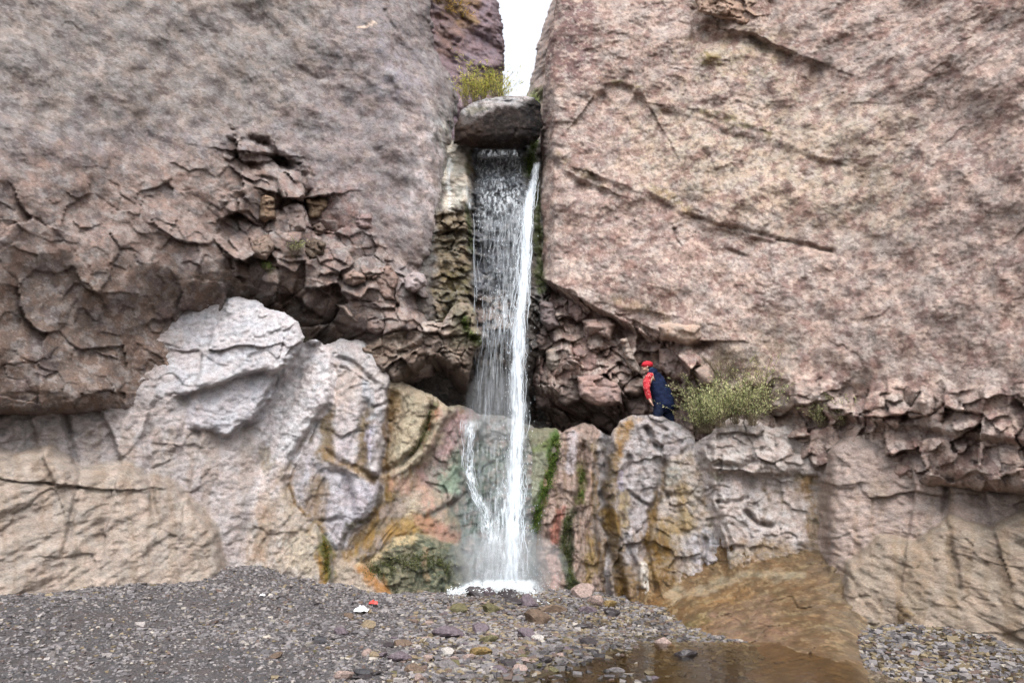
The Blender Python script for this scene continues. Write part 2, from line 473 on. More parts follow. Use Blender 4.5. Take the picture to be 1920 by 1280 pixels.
# ------------------------------------------------------------------ the cliffs
def Y_left(u, v):
    y = np.interp(u, [-520, 0, 300, 480, 640, 760, 810, 860], [7.6, 11.2, 14.0, 15.6, 16.6, 17.0, 17.3, 18.2])
    y = y + (640 - v) / 640 * 0.7
    lip = np.interp(u, [-520, 300, 480, 680, 760, 830], [420, 470, 490, 570, 600, 640])
    y = y + 2.1 * sstep(0, 170, v - lip) * np.interp(u, [-520, 200, 480], [0.25, 0.4, 1.0])
    # facets of the big face: a blunt ridge runs down from the top to the slot
    d = (u - np.interp(v, [-100, 0, 110, 200, 280, 400], [660, 690, 735, 775, 838, 850]))
    y = y + np.where(d > 0, 0.006 * d, -0.0006 * d)
    return y
left = body('cliff_left', [(-700, -900), (812, -900), (806, 0), (812, 60), (818, 100), (845, 142), (858, 182), (860, 205), (850, 240), (846, 275), (850, 300),
        (846, 345), (842, 395), (832, 440), (822, 490), (824, 530), (816, 570), (822, 600), (830, 780), (-700, 780)],
    Y_left, M_LEFT, LIN(140, 131, 131), r=60, D=1.7, warp=4, skew=0.9, lumps=0.15, lumpf=0.55, loct=3, fine=0.008,
    facet=0.55, facetf=0.85, crackd=0.07, oct2=0.3,
    facet_mask=[([(420, 250), (480, 262), (545, 300), (600, 355), (650, 425), (740, 490), (830, 500), (830, 780), (400, 780)], 20, 1.0), ([(-700, 380), (200, 360), (460, 300), (460, 780), (-700, 780)], 60, 0.3),
                ([(-700, -900), (900, -900), (900, 800), (-700, 800)], 1, 0.02)],
    grain=[(-28, 1.2, 4.6, 0.010), (-55, 0.5, 1.6, 0.028)], grain_mask=lambda u, v: np.interp(u, [200, 480], [0.3, 1.0]),
    cracks=[([(470, 262), (500, 270), (522, 296), (540, 312)], 8, 0.5), ([(720, 20), (740, 60), (742, 105)], 4, 0.10),
            ([(845, 150), (820, 95), (800, 50)], 4, 0.15), ([(690, 40), (720, 100), (755, 175), (800, 235), (842, 285)], 14, -0.16), ([(775, 150), (810, 200), (846, 236)], 7, 0.14), ([(565, 132), (600, 150), (640, 146)], 5, 0.08),
            ([(482, 330), (520, 340), (530, 400)], 5, 0.25), ([(555, 345), (575, 360), (572, 402)], 6, 0.3), ([(580, 425), (610, 440), (600, 470)], 6, 0.3)],
    steps=[([(560, 560), (600, 590), (660, 610), (690, 620)], 0.5, 20), ([(470, 285), (515, 290)], 0.5, 30), ([(560, 372), (610, 366)], 0.5, 25),
           ([(690, 520), (720, 512), (742, 530), (745, 570)], 0.35, 30), ([(640, 545), (680, 560)], 0.3, 25)],
    bumps=[((690, 540), 26, 26, 0.22), ((765, 530), 30, 22, 0.2), ((545, 420), 26, 40, 0.2)],
    paint=[('poly', [(-700, -900), (640, -900), (620, 60), (560, 200), (480, 250), (-700, 260)], LIN(138, 131, 124), 60, 0.7),
           ('poly', [(700, 50), (780, 110), (800, 200), (720, 190)], LIN(156, 150, 156), 30, 0.7),
           ('poly', [(-700, 300), (480, 280), (560, 320), (660, 400), (720, 470), (820, 520), (830, 800), (-700, 800)], LIN(150, 130, 120), 45, 0.85),
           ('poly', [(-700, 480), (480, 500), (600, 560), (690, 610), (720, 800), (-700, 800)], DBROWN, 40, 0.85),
           ('poly', [(560, 330), (660, 350), (700, 440), (600, 480)], RED, 40, 0.55),
           ('poly', [(760, 230), (850, 270), (850, 420), (800, 470), (770, 420), (790, 330)], LIN(208, 196, 193), 34, 0.9),
           ('poly', [(800, 190), (862, 190), (850, 280), (820, 260)], LIN(192, 188, 184), 20, 0.8),
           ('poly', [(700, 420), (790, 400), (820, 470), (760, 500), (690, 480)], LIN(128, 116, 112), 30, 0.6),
           ('poly', [(745, 505), (790, 500), (800, 560), (760, 580)], LIN(170, 160, 160), 16, 0.7),
           ('line', [(838, 240), (840, 300), (838, 385)], CREAM, 12, 0.85),
           ('line', [(672, 52), (690, 47), (704, 46)], LIN(225, 205, 186), 3.2, 0.95),
           ('line', [(548, 470), (562, 462)], MOSSG, 12, 0.7), ('line', [(498, 492), (506, 508)], MOSSG, 8, 0.7),
           ('line', [(562, 632), (590, 640)], MOSSG, 9, 0.6),
           ('mottle', (1.3, 0.10), LIN(110, 100, 99), 0.25, 0.65), ('mottle', (2.8, 0.10), LIN(164, 156, 151), 0.12, 0.55),
           ('mottle', (5.5, 0.2), LIN(100, 90, 86), 0.15, 0.5)],
    kind='structure', label='grey mauve cliff wall with broken blocks and dark overhang beside the fall')

def Y_right(u, v):
    y = np.interp(u, [990, 1012, 1040, 1200, 1440, 1600, 1920, 2440], [18.6, 18.0, 17.55, 16.9, 15.6, 14.2, 11.0, 7.0])
    y = y + (640 - v) / 640 * 0.6
    edge = np.interp(u, [990, 1030, 1090, 1240, 1340, 1440, 2440], [520, 530, 565, 640, 735, 760, 900])
    y = y + 0.75 * sstep(-5, 14, v - edge) * np.interp(u, [1000, 1250, 1340], [1, 1, 0.4])
    y = y + 2.2 * sstep(715, 812, v) * np.interp(u, [1000, 1150, 1230], [1, 1, 0])
    return y
right = body('cliff_right', [(1110, -900), (1046, -120), (1041, 5), (1031, 60), (1022, 120), (1016, 200), (1013, 262), (1016, 300), (1011, 350), (1009, 400), (1012, 450),
        (1014, 505), (1004, 540), (998, 620), (994, 700), (985, 860), (2600, 980), (2600, -900)],
    Y_right, M_RIGHT, LIN(182, 163, 153), r=34, D=1.4, soften=12, skew=-0.9, warp=3, lumps=0.13, lumpf=0.6, loct=3, fine=0.014,
    facet=0.45, facetf=1.3, crackd=0.12,
    facet_mask=[([(990, 500), (1030, 535), (1090, 570), (1180, 610), (1260, 640), (1345, 710), (1345, 860), (980, 870)], 10, 1.0),
                ([(1340, 720), (2600, 760), (2600, 990), (1340, 900)], 30, 0.8), ([(900, -900), (2600, -900), (2600, 990), (900, 990)], 1, 0.035)],
    grain=[(-27, 0.7, 3.0, 0.026), (-25, 1.6, 8.0, 0.009)], grain_mask=lambda u, v: np.interp(u, [1350, 1600], [1.0, 0.3]),
    cracks=[([(1290, 402), (1340, 422), (1390, 430), (1450, 445), (1560, 470)], 4, 0.2), ([(1265, 430), (1268, 450), (1280, 462)], 3, 0.12),
            ([(1362, 466), (1400, 482)], 3, 0.10), ([(1299, 20), (1298, 110)], 4, 0.12), ([(1030, 395), (1060, 396)], 4, 0.06), ([(1040, 486), (1052, 487)], 3, 0.08),
            ([(1165, 630), (1190, 690), (1200, 720)], 6, 0.25), ([(1230, 640), (1290, 640), (1335, 700)], 5, 0.2), ([(1090, 600), (1095, 640), (1130, 660)], 6, 0.25)],
    steps=[([(1014, 262), (1040, 292), (1062, 318), (1100, 340), (1125, 350)], 0.32, 30), ([(1125, 330), (1170, 345), (1200, 352), (1245, 372), (1290, 400), (1345, 422), (1450, 446)], 0.3, 34),
           ([(1116, 178), (1132, 158), (1160, 152), (1200, 168), (1216, 196)], 0.28, 50), ([(1385, 58), (1412, 62), (1446, 80), (1520, 110)], 0.6, 26),
           ([(1245, 200), (1300, 215), (1360, 240), (1450, 262), (1560, 300)], 0.16, 24), ([(1310, 205), (1350, 210), (1420, 240)], 0.14, 20),
           ([(1015, 520), (1035, 532), (1075, 545), (1084, 556)], 0.8, 26), ([(1245, 590), (1320, 605)], 0.25, 12), ([(1232, 622), (1270, 640), (1312, 640)], 0.7, 34),
           ([(1140, 570), (1250, 590)], 0.2, 18), ([(1090, 595), (1150, 590)], 0.3, 18)],
    bumps=[((1332, 104), 20, 16, 0.35), ((1280, 612), 34, 16, 0.35), ((1085, 660), 40, 30, 0.3), ((1130, 720), 50, 34, 0.25), ((1270, 690), 40, 46, 0.15), ((1232, 745), 44, 70, -0.55), ((1400, 770), 120, 60, -0.45)],
    paint=[('poly', [(1050, 0), (1115, 0), (1115, 130), (1075, 150), (1025, 160), (1025, 60)], LIN(134, 108, 106), 6, 0.95),
           ('poly', [(1010, 160), (1040, 160), (1040, 280), (1010, 280)], LIN(150, 136, 132), 14, 0.6),
           ('poly', [(1120, 180), (1210, 175), (1215, 300), (1110, 290)], LIN(156, 134, 128), 22, 0.6),
           ('poly', [(1030, 330), (1180, 350), (1300, 410), (1290, 520), (1150, 540), (1040, 480)], LIN(168, 145, 137), 40, 0.5),
           ('poly', [(1180, 200), (1460, 180), (1700, 220), (1700, 420), (1460, 430), (1300, 390), (1180, 320)], LIN(204, 188, 166), 60, 0.7),
           ('poly', [(1280, 100), (1340, 60), (1480, 60), (1480, 150), (1340, 140)], LIN(178, 164, 134), 30, 0.6),
           ('line', [(1130, 152), (1170, 154), (1205, 172)], LIN(148, 132, 98), 8, 0.8), ('line', [(1320, 212), (1370, 222), (1440, 250)], LIN(150, 136, 98), 9, 0.7),
           ('line', [(1045, 290), (1110, 335), (1130, 352)], LIN(140, 124, 96), 9, 0.7), ('line', [(1200, 340), (1250, 368), (1290, 392)], LIN(160, 142, 106), 10, 0.7),
           ('line', [(1325, 106), (1342, 112)], LIN(150, 134, 84), 13, 0.8), ('line', [(1300, 10), (1340, 40)], LIN(146, 128, 104), 12, 0.6),
           ('poly', [(990, 520), (1060, 545), (1180, 600), (1340, 690), (1340, 870), (980, 870)], LIN(166, 143, 133), 20, 0.75),
           ('poly', [(985, 540), (1040, 560), (1050, 640), (1030, 800), (985, 860)], LIN(128, 114, 108), 22, 0.85, 0.4),
           ('line', [(1008, 340), (1012, 430), (1016, 510)], OLIVE, 9, 0.9), ('line', [(1012, 512), (1022, 530), (1030, 545)], MOSSG, 6, 0.7),
           ('poly', [(1020, 700), (1200, 740), (1200, 850), (990, 850)], DBROWN, 30, 0.6),
           ('poly', [(1330, 640), (1480, 620), (1480, 760), (1340, 760)], LIN(172, 158, 138), 40, 0.6),
           ('line', [(1150, 560), (1240, 590), (1250, 610)], LIN(140, 120, 84), 10, 0.5),
           ('mottle', (1.6, 0.08), LIN(150, 122, 114), 0.2, 0.75), ('mottle', (3.4, 0.10), LIN(212, 195, 182), 0.10, 0.6), ('mottle', (6.5, 0.2), LIN(112, 94, 88), 0.14, 0.55)],
    kind='structure', label='pinkish beige cliff wall with slanting beds right of the fall')

# the slot behind the wedged boulder
body('cliff_slot_left', [(700, -900), (930, -900), (922, -60), (936, 10), (945, 60), (946, 130), (941, 185), (935, 320), (780, 320), (760, 0)],
     lambda u, v: 24 + (940 - u) / 140 * -1.5 + (640 - v) / 640 * 0.5, M_LEFT, LIN(150, 132, 138), r=22, D=2.0, lumps=0.25, lumpf=0.6,
     grain=[(80, 0.4, 1.6, 0.10)],
     paint=[('line', [(825, 0), (850, 20), (880, 40)], LIN(168, 138, 88), 16, 0.8), ('line', [(850, -30), (890, 10)], LIN(172, 140, 96), 14, 0.7), ('poly', [(800, 20), (880, 20), (860, 110), (820, 120)], LIN(146, 118, 104), 24, 0.7),
            ('mottle', (2.0, 0.12), LIN(152, 132, 140), 0.2, 0.5), ('mottle', (3.0, 0.14), LIN(108, 90, 96), 0.2, 0.5)],
     kind='structure', label='purplish rock wall deeper in the slot behind the wedged boulder')
body('cliff_slot_right', [(1180, -900), (1046, -120), (1040, -10), (1018, 50), (1006, 92), (998, 135), (986, 190), (984, 300), (1090, 300), (1120, 60)],
     lambda u, v: 27 - (u - 985) / 60 * 2.0, M_RIGHT, LIN(214, 196, 186), r=18, D=2.0, lumps=0.25, lumpf=0.6, grain=[(75, 0.5, 2.2, 0.1)],
     paint=[('mottle', (2.0, 0.1), LIN(176, 150, 138), 0.2, 0.6), ('poly', [(985, 165), (1020, 165), (1020, 200), (985, 200)], LIN(120, 130, 88), 10, 0.8)],
     kind='structure', label='pale rock wall closing the far side of the slot')
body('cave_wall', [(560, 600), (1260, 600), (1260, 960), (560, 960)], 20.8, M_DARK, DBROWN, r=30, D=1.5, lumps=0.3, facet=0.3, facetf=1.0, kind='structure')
# the chute the water runs down
def Y_chute(u, v):
    y = np.interp(v, [200, 275, 330, 390, 420, 600, 660, 720, 780, 900], [20.5, 19.4, 18.9, 18.35, 18.3, 18.0, 18.2, 19.0, 19.8, 19.9])
    return y + 0.25 * np.cos((u - 930) / 90 * 1.5) - 0.35 * sstep(895, 870, u) + 0.35 * sstep(985, 1010, u)
body('cliff_chute', [(822, 262), (1035, 258), (1035, 860), (770, 860), (770, 470), (805, 420), (818, 340)],
     Y_chute, M_WET, LIN(104, 98, 94), r=14, D=0.8, warp=3, lumps=0.10, lumpf=1.6, facet=0.30, facetf=1.8, crackd=0.2,
     facet_mask=[([(815, 395), (890, 395), (890, 620), (815, 620)], 8, 0.9), ([(880, 540), (1010, 540), (1010, 700), (880, 700)], 20, 1.0), ([(880, 270), (990, 270), (990, 560), (885, 560)], 12, 0.7),
                 ([(990, 540), (1035, 540), (1035, 860), (990, 860)], 12, 1.0)],
     steps=[([(832, 402), (870, 396), (886, 384)], 0.25, 16), ([(826, 434), (862, 430)], 0.25, 12), ([(822, 452), (850, 450)], 0.2, 14), ([(905, 390), (940, 402), (960, 390)], 0.35, 22)],
     cracks=[([(958, 330), (950, 372), (940, 396)], 4, 0.2), ([(890, 372), (915, 390)], 4, 0.15), ([(840, 470), (870, 510), (880, 530)], 5, 0.25)],
     bumps=[((872, 330), 16, 60, 0.35), ((930, 360), 26, 26, 0.3), ((875, 415), 8, 22, 0.35)],
     paint=[('poly', [(826, 268), (885, 268), (878, 330), (888, 384), (832, 400)], LIN(214, 206, 190), 7, 0.95),
            ('line', [(845, 300), (842, 350), (843, 390)], LIN(236, 234, 226), 4, 0.9), ('line', [(882, 290), (878, 320)], OLIVE, 8, 0.8),
            ('poly', [(816, 396), (888, 396), (888, 560), (850, 620), (815, 620)], LIN(136, 122, 98), 8, 0.9),
            ('line', [(876, 385), (880, 420), (882, 470)], LIN(70, 78, 40), 7, 0.9), ('poly', [(830, 500), (885, 500), (880, 600), (830, 600)], LIN(96, 86, 50), 14, 0.8),
            ('poly', [(888, 275), (990, 275), (985, 400), (985, 560), (890, 560)], LIN(84, 89, 98), 8, 0.9, 0.9), ('poly', [(890, 270), (988, 270), (965, 345), (905, 345)], LIN(142, 150, 166), 12, 0.8, 0.9),
            ('line', [(1000, 268), (992, 300), (990, 325)], MOSSG, 11, 0.95), ('poly', [(890, 550), (985, 550), (985, 700), (890, 700)], LIN(132, 116, 108), 16, 0.8, 0.7),
            ('poly', [(870, 690), (1000, 690), (1000, 860), (870, 860)], LIN(88, 80, 76), 20, 0.9, 0.6),
            ('line', [(1006, 340), (1010, 450), (1014, 540)], LIN(74, 84, 36), 10, 0.9),
            ('mottle', (4.0, 0.12), LIN(70, 68, 62), 0.2, 0.5), ('mottle', (7.0, 0.15), LIN(160, 154, 146), 0.15, 0.35)],
     kind='structure', label='wet rock chute under the wedged boulder')
# the jutting ledge left of the fall, dark underneath
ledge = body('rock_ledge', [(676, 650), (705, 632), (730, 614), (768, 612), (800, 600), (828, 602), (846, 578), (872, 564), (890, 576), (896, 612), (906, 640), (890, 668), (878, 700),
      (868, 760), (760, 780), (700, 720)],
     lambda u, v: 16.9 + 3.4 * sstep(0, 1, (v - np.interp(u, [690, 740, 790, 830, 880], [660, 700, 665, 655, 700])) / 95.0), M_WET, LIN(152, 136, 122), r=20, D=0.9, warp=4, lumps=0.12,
     facet=0.30, facetf=1.7, crackd=0.15, grain=[(25, 0.8, 5.0, 0.05)],
     paint=[('poly', [(780, 600), (850, 590), (830, 650), (760, 650)], LIN(190, 176, 166), 14, 0.8), ('poly', [(845, 570), (895, 570), (900, 640), (850, 650)], LIN(140, 134, 112), 10, 0.8),
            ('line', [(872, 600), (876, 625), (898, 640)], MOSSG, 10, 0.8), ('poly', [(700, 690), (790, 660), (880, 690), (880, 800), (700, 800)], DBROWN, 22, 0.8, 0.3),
            ('line', [(830, 640), (860, 670), (880, 700)], LIN(168, 150, 134), 6, 0.7), ('mottle', (4, 0.12), LIN(108, 92, 80), 0.2, 0.5)],
     label='brown rock ledge jutting over the dark cave left of the waterfall', cat='rock ledge')

# ------------------------------------------------------------------ separate blocks broken out of the cliffs (parts of them)
def blk(parent, pts, Y, mat, base, r=14, D=0.5, fac=0.12, **kw):
    return body('block', pts, Y, mat, base, r=r, D=D, warp=3, lumps=0.05, facet=fac, facetf=2.2, crackd=0.06, fine=0.012, parent=parent, **kw)
def FY(u, v, off):
    return front(u, v) - off
for pts, off, c in [
        ([(484, 366), (500, 362), (516, 372), (520, 412), (498, 420), (482, 410)], 0.25, LIN(134, 112, 92)),
        ([(528, 388), (560, 380), (570, 392), (574, 430), (548, 446), (536, 430)], 0.3, LIN(158, 144, 138)),
        ([(570, 372), (606, 364), (618, 378), (600, 410), (580, 412)], 0.3, LIN(136, 114, 92)),
        ([(584, 420), (600, 414), (612, 430), (604, 444), (584, 440)], 0.3, LIN(120, 104, 96)),
        ([(566, 452), (590, 444), (612, 456), (610, 480), (580, 486), (564, 474)], 0.35, LIN(96, 82, 70)),
        ([(692, 516), (712, 496), (734, 498), (746, 520), (742, 562), (722, 560), (700, 540)], 0.35, LIN(144, 122, 112)),
        ([(756, 522), (776, 510), (796, 516), (800, 536), (776, 548), (756, 544)], 0.3, LIN(172, 160, 158)),
        ([(684, 588), (704, 584), (724, 596), (728, 616), (704, 630), (686, 618)], 0.35, LIN(128, 112, 106)),
        ([(630, 566), (646, 570), (676, 600), (676, 606), (650, 594)], 0.3, LIN(150, 134, 124)),
        ([(638, 512), (660, 502), (690, 512), (686, 530), (660, 540), (640, 530)], 0.25, LIN(150, 132, 122)),
        ([(664, 400), (696, 396), (700, 428), (676, 436), (660, 424)], 0.15, LIN(150, 128, 124)),
        ([(500, 282), (530, 270), (548, 290), (546, 322), (516, 330), (504, 310)], 0.2, LIN(152, 144, 134)),
        ([(470, 450), (500, 440), (520, 460), (500, 486), (470, 480)], 0.25, LIN(134, 116, 104)),
        ([(640, 640), (664, 636), (690, 632), (700, 650), (660, 664)], 0.3, LIN(140, 122, 110))]:
    cu, cv = np.mean(pts, 0)
    blk(left, pts, FY(cu, cv, off), M_LEFT, c)
for pts, off, c in [
        ([(1234, 612), (1256, 606), (1312, 610), (1318, 634), (1290, 648), (1262, 640), (1240, 636)], 0.4, LIN(186, 164, 148)),
        ([(1232, 648), (1270, 644), (1294, 660), (1304, 700), (1296, 722), (1262, 716), (1236, 690)], 0.3, LIN(178, 156, 146)),
        ([(1162, 636), (1176, 634), (1196, 680), (1202, 702), (1184, 696), (1168, 666)], 0.3, LIN(176, 160, 148)),
        ([(1060, 650), (1090, 640), (1120, 652), (1130, 690), (1100, 704), (1066, 690)], 0.3, LIN(166, 140, 132)),
        ([(1024, 652), (1056, 646), (1064, 690), (1036, 700), (1022, 688)], 0.35, LIN(166, 152, 140)),
        ([(1082, 706), (1120, 700), (1160, 716), (1170, 760), (1120, 764), (1084, 744)], 0.4, LIN(164, 140, 132)),
        ([(1094, 600), (1140, 592), (1156, 612), (1146, 640), (1120, 626), (1100, 630)], 0.3, LIN(160, 138, 128)),
        ([(1066, 560), (1096, 562), (1104, 596), (1080, 606), (1064, 588)], 0.25, LIN(168, 144, 136)),
        ([(1166, 712), (1210, 706), (1218, 732), (1196, 744), (1170, 738)], 0.35, LIN(158, 140, 130)),
        ([(1170, 742), (1206, 744), (1222, 762), (1214, 786), (1180, 780)], 0.4, LIN(148, 130, 122)),
        ([(1046, 722), (1080, 716), (1092, 750), (1064, 762), (1044, 750)], 0.35, LIN(150, 134, 126)),
        ([(1004, 742), (1034, 734), (1040, 762), (1018, 772), (1002, 764)], 0.4, LIN(120, 106, 100)),
        ([(1092, 764), (1140, 766), (1164, 786), (1150, 812), (1110, 796)], 0.4, LIN(140, 122, 114)),
        ([(1300, 690), (1326, 680), (1342, 700), (1336, 726), (1310, 724)], 0.3, LIN(166, 148, 136)),
        ([(1012, 560), (1036, 566), (1052, 610), (1030, 620), (1010, 600)], 0.35, LIN(124, 112, 110)),
        ([(1006, 628), (1036, 622), (1040, 648), (1018, 660), (1004, 650)], 0.3, LIN(132, 118, 112)),
        ([(1302, -10), (1330, -30), (1450, -30), (1450, 40), (1400, 52), (1340, 30), (1306, 20)], 0.25, LIN(176, 150, 132))]:
    cu, cv = np.mean(pts, 0)
    blk(right, pts, FY(cu, cv, off), M_RIGHT, c)

# ------------------------------------------------------------------ the boulder wedged in the slot
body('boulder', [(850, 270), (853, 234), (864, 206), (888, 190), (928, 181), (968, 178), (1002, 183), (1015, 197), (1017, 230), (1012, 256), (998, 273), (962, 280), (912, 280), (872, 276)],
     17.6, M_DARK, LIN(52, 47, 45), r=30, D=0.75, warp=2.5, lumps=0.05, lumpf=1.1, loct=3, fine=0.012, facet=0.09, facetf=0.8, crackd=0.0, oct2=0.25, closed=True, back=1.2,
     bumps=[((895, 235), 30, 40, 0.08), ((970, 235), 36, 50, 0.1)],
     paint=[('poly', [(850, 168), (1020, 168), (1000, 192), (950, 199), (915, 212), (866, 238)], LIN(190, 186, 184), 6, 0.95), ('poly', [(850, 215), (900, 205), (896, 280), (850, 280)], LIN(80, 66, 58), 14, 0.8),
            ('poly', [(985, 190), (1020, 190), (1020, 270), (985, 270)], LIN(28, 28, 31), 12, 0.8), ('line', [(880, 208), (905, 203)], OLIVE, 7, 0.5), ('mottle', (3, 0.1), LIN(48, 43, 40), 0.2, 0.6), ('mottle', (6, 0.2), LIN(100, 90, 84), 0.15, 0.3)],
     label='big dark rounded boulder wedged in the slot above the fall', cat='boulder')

# ------------------------------------------------------------------ the water-worn rocks at the foot
def lean(Y, v0, k, u0=0, ku=0.0):
    """a face standing at distance Y at height v0, leaning back by k metres per 100 pixels upwards and turning by ku per 100 pixels across"""
    return lambda u, v: Y + (v0 - v) / 100 * k + (u - u0) / 100 * ku
LEFT_ROCK, RIGHT_ROCK = [], []
OL = OC = OW = LEFT_ROCK
OR = OE = RIGHT_ROCK
fl = lambda a, amp=0.05, fc=3.0: [(a, 0.45, fc, amp * 1.3), (a + 4, 0.9, fc * 2.6, amp * 0.45)]
def slab(parent, pts, Y, base, mat=None, **kw):
    d = dict(r=34, D=1.3, warp=4, lumps=0.07, lumpf=1.0, fine=0.008, wet=0.1, grow=6, loct=4, lump_dir=68, seed=500)
    d.update(kw)
    d['D'] *= 0.45; d['r'] *= 0.9; d['facet'] = max(d.get('facet', 0) * 0.55, 0.035); d.setdefault('facetf', 1.1); d['crackd'] = 0.035; d['crackw'] = 0.03; d['fwarp'] = 0.2
    d['fine'] = max(d['fine'], 0.024)
    base = np.asarray(base) * (np.array([1.26, 1.26, 1.27]) if (mat or M_PALE) is M_PALE else 1.0)
    d['paint'] = [('mottle', (1.4, 0.05), base * np.array([0.84, 0.85, 0.88]), 0.25, 0.6)] + list(d.get('paint', ())) + [('mottle', (6, 0.2), base * 0.55, 0.12, 0.45), ('mottle', (9, 0.25), base * 1.12, 0.1, 0.25)]
    return body('slab', pts, Y, mat or M_PALE, base, collect=parent, **d)
# bedrock behind the slabs
BR = [('streak', [(200, 600), (1700, 600), (1700, 1300), (200, 1300)], LIN(132, 100, 56), 3.0, 0.7), ('mottle', (3, 0.08), LIN(92, 82, 58), 0.2, 0.6), ('mottle', (1.2, 0.08), LIN(164, 152, 146), 0.2, 0.6)]
body('bedrock', [(300, 720), (460, 704), (560, 664), (640, 654), (700, 676), (724, 714), (770, 744), (800, 770), (800, 860), (790, 1180), (300, 1180)],
     lambda u, v: np.interp(u, [300, 480, 600, 700, 780, 860], [15.4, 15.85, 16.05, 16.4, 16.72, 17.0]) + (1000 - v) / 100 * 0.32, M_WET, LIN(146, 132, 114), r=24, D=0.6, lumps=0.10, fine=0.02, grain=fl(64, 0.08, 3.4), seed=500, lump_dir=66, collect=LEFT_ROCK, paint=BR)
body('bedrock', [(1000, 836), (1066, 812), (1140, 826), (1170, 800), (1240, 800), (1300, 828), (1345, 806), (1420, 806), (1640, 840), (1660, 1260), (1000, 1260)],
     lambda u, v: np.interp(u, [1000, 1080, 1180, 1290, 1400, 1640], [17.2, 16.85, 16.1, 15.95, 15.35, 14.5]) + (1000 - v) / 100 * 0.3, M_WET, LIN(146, 130, 112), r=24, D=0.6, lumps=0.10, fine=0.02, grain=fl(86, 0.08, 3.4), seed=500, lump_dir=80, collect=RIGHT_ROCK, paint=BR)
# centre: mound behind and under the falling water
slab(OC, [(776, 900), (800, 830), (818, 790), (836, 768), (862, 764), (900, 782), (945, 786), (985, 800), (1015, 815), (1024, 900), (1030, 1180), (820, 1180), (800, 1020)],
     lean(16.75, 1100, 0.32), LIN(150, 150, 142), M_WET, r=40, D=1.4, lumps=0.16, grain=fl(64, 0.07, 2.6), wet=0.55, facet=0.14, facetf=1.2, crackd=0.08,
     cracks=[([(805, 970), (850, 945), (880, 925)], 5, 0.12)], bumps=[((900, 880), 40, 60, 0.2)],
     paint=[('poly', [(820, 770), (880, 775), (880, 880), (800, 900)], LIN(190, 162, 160), 18, 0.9, 0.3), ('poly', [(860, 790), (960, 790), (950, 830), (870, 830)], LIN(150, 150, 150), 12, 0.6, 0.7),
            ('poly', [(800, 870), (870, 850), (872, 930), (820, 960), (790, 930)], LIN(140, 158, 138), 20, 0.8, 0.5), ('poly', [(860, 860), (960, 840), (960, 1000), (880, 1000)], LIN(88, 104, 92), 20, 0.7, 0.8),
            ('poly', [(840, 940), (1030, 900), (1030, 1130), (840, 1130)], LIN(94, 106, 102), 20, 0.8, 0.8), ('line', [(812, 800), (850, 775), (862, 770)], LIN(172, 122, 88), 6, 0.7), ('line', [(800, 790), (830, 765), (860, 775)], OLIVE, 8, 0.6),
            ('line', [(790, 900), (830, 930), (850, 950)], LIN(176, 150, 140), 14, 0.6), ('mottle', (4.5, 0.1), LIN(176, 140, 130), 0.2, 0.4), ('streak', [(840, 780), (1030, 780), (1030, 1130), (840, 1130)], LIN(70, 84, 74), 3.0, 0.6)])
slab(OC, [(708, 890), (760, 880), (820, 930), (856, 985), (862, 1040), (850, 1150), (720, 1150), (640, 1080), (672, 1010), (700, 960)], lean(16.35, 1080, 0.42), LIN(164, 148, 124), M_WET, r=40, D=1.1, lumps=0.12, wet=0.4, grain=fl(40, 0.05),
     paint=[('poly', [(710, 890), (800, 900), (830, 960), (730, 970)], LIN(176, 154, 142), 20, 0.8), ('line', [(722, 895), (715, 950), (690, 1000), (670, 1040)], OCHRE, 16, 0.85), ('line', [(680, 1030), (730, 1000), (790, 985)], LIN(146, 118, 68), 22, 0.85),
            ('line', [(790, 980), (830, 990), (850, 1010)], LIN(168, 128, 112), 16, 0.8), ('poly', [(740, 930), (790, 930), (780, 975), (740, 970)], LIN(198, 190, 166), 10, 0.7), ('line', [(800, 965), (830, 945)], WETG, 8, 0.8)])
slab(OC, [(664, 1066), (690, 1046), (724, 1036), (744, 1016), (780, 1004), (812, 1010), (846, 1026), (864, 1062), (872, 1160), (730, 1160)], lean(16.05, 1080, 0.25), LIN(118, 116, 96), M_WET, r=44, D=1.0, lumps=0.14, facet=0.12, facetf=2.6, crackd=0.05, grain=fl(85, 0.06, 4), wet=0.55,
     paint=[('line', [(664, 1062), (700, 1048), (740, 1018), (775, 1006)], LIN(206, 184, 142), 7, 0.9), ('poly', [(670, 1060), (730, 1045), (730, 1110), (690, 1100)], LIN(84, 88, 56), 12, 0.8), ('poly', [(780, 1010), (850, 1020), (860, 1120), (790, 1120)], LIN(96, 106, 88), 16, 0.8),
            ('line', [(795, 1030), (800, 1090)], LIN(176, 146, 112), 6, 0.7), ('mottle', (6, 0.08), LIN(70, 80, 56), 0.2, 0.7), ('mottle', (8, 0.12), LIN(168, 160, 130), 0.15, 0.5)])
# left: the ridges between the shield and the mound
slab(OL, [(700, 720), (722, 706), (752, 718), (790, 738), (818, 752), (838, 768), (824, 800), (812, 838), (784, 866), (760, 880), (716, 900), (690, 880), (712, 800)], lean(16.75, 880, 0.30), LIN(172, 160, 138), r=26, D=1.0, grain=fl(64, 0.11, 4.2), sharp=True,
     cracks=[([(810, 800), (790, 840), (750, 868), (715, 884)], 5, 0.2), ([(735, 790), (715, 795)], 4, 0.12)],
     paint=[('line', [(740, 740), (725, 800), (712, 870)], LIN(124, 98, 58), 14, 0.85), ('line', [(712, 800), (702, 870)], LILAC, 8, 0.7), ('line', [(815, 760), (800, 800), (790, 840)], LIN(92, 90, 50), 8, 0.8), ('poly', [(760, 740), (800, 750), (780, 860), (740, 870)], LIN(186, 176, 150), 12, 0.6),
            ('line', [(720, 860), (700, 868)], OCHRE, 14, 0.8), ('streak', [(690, 710), (830, 740), (800, 880), (690, 890)], LIN(110, 90, 62), 4.0, 0.6)])
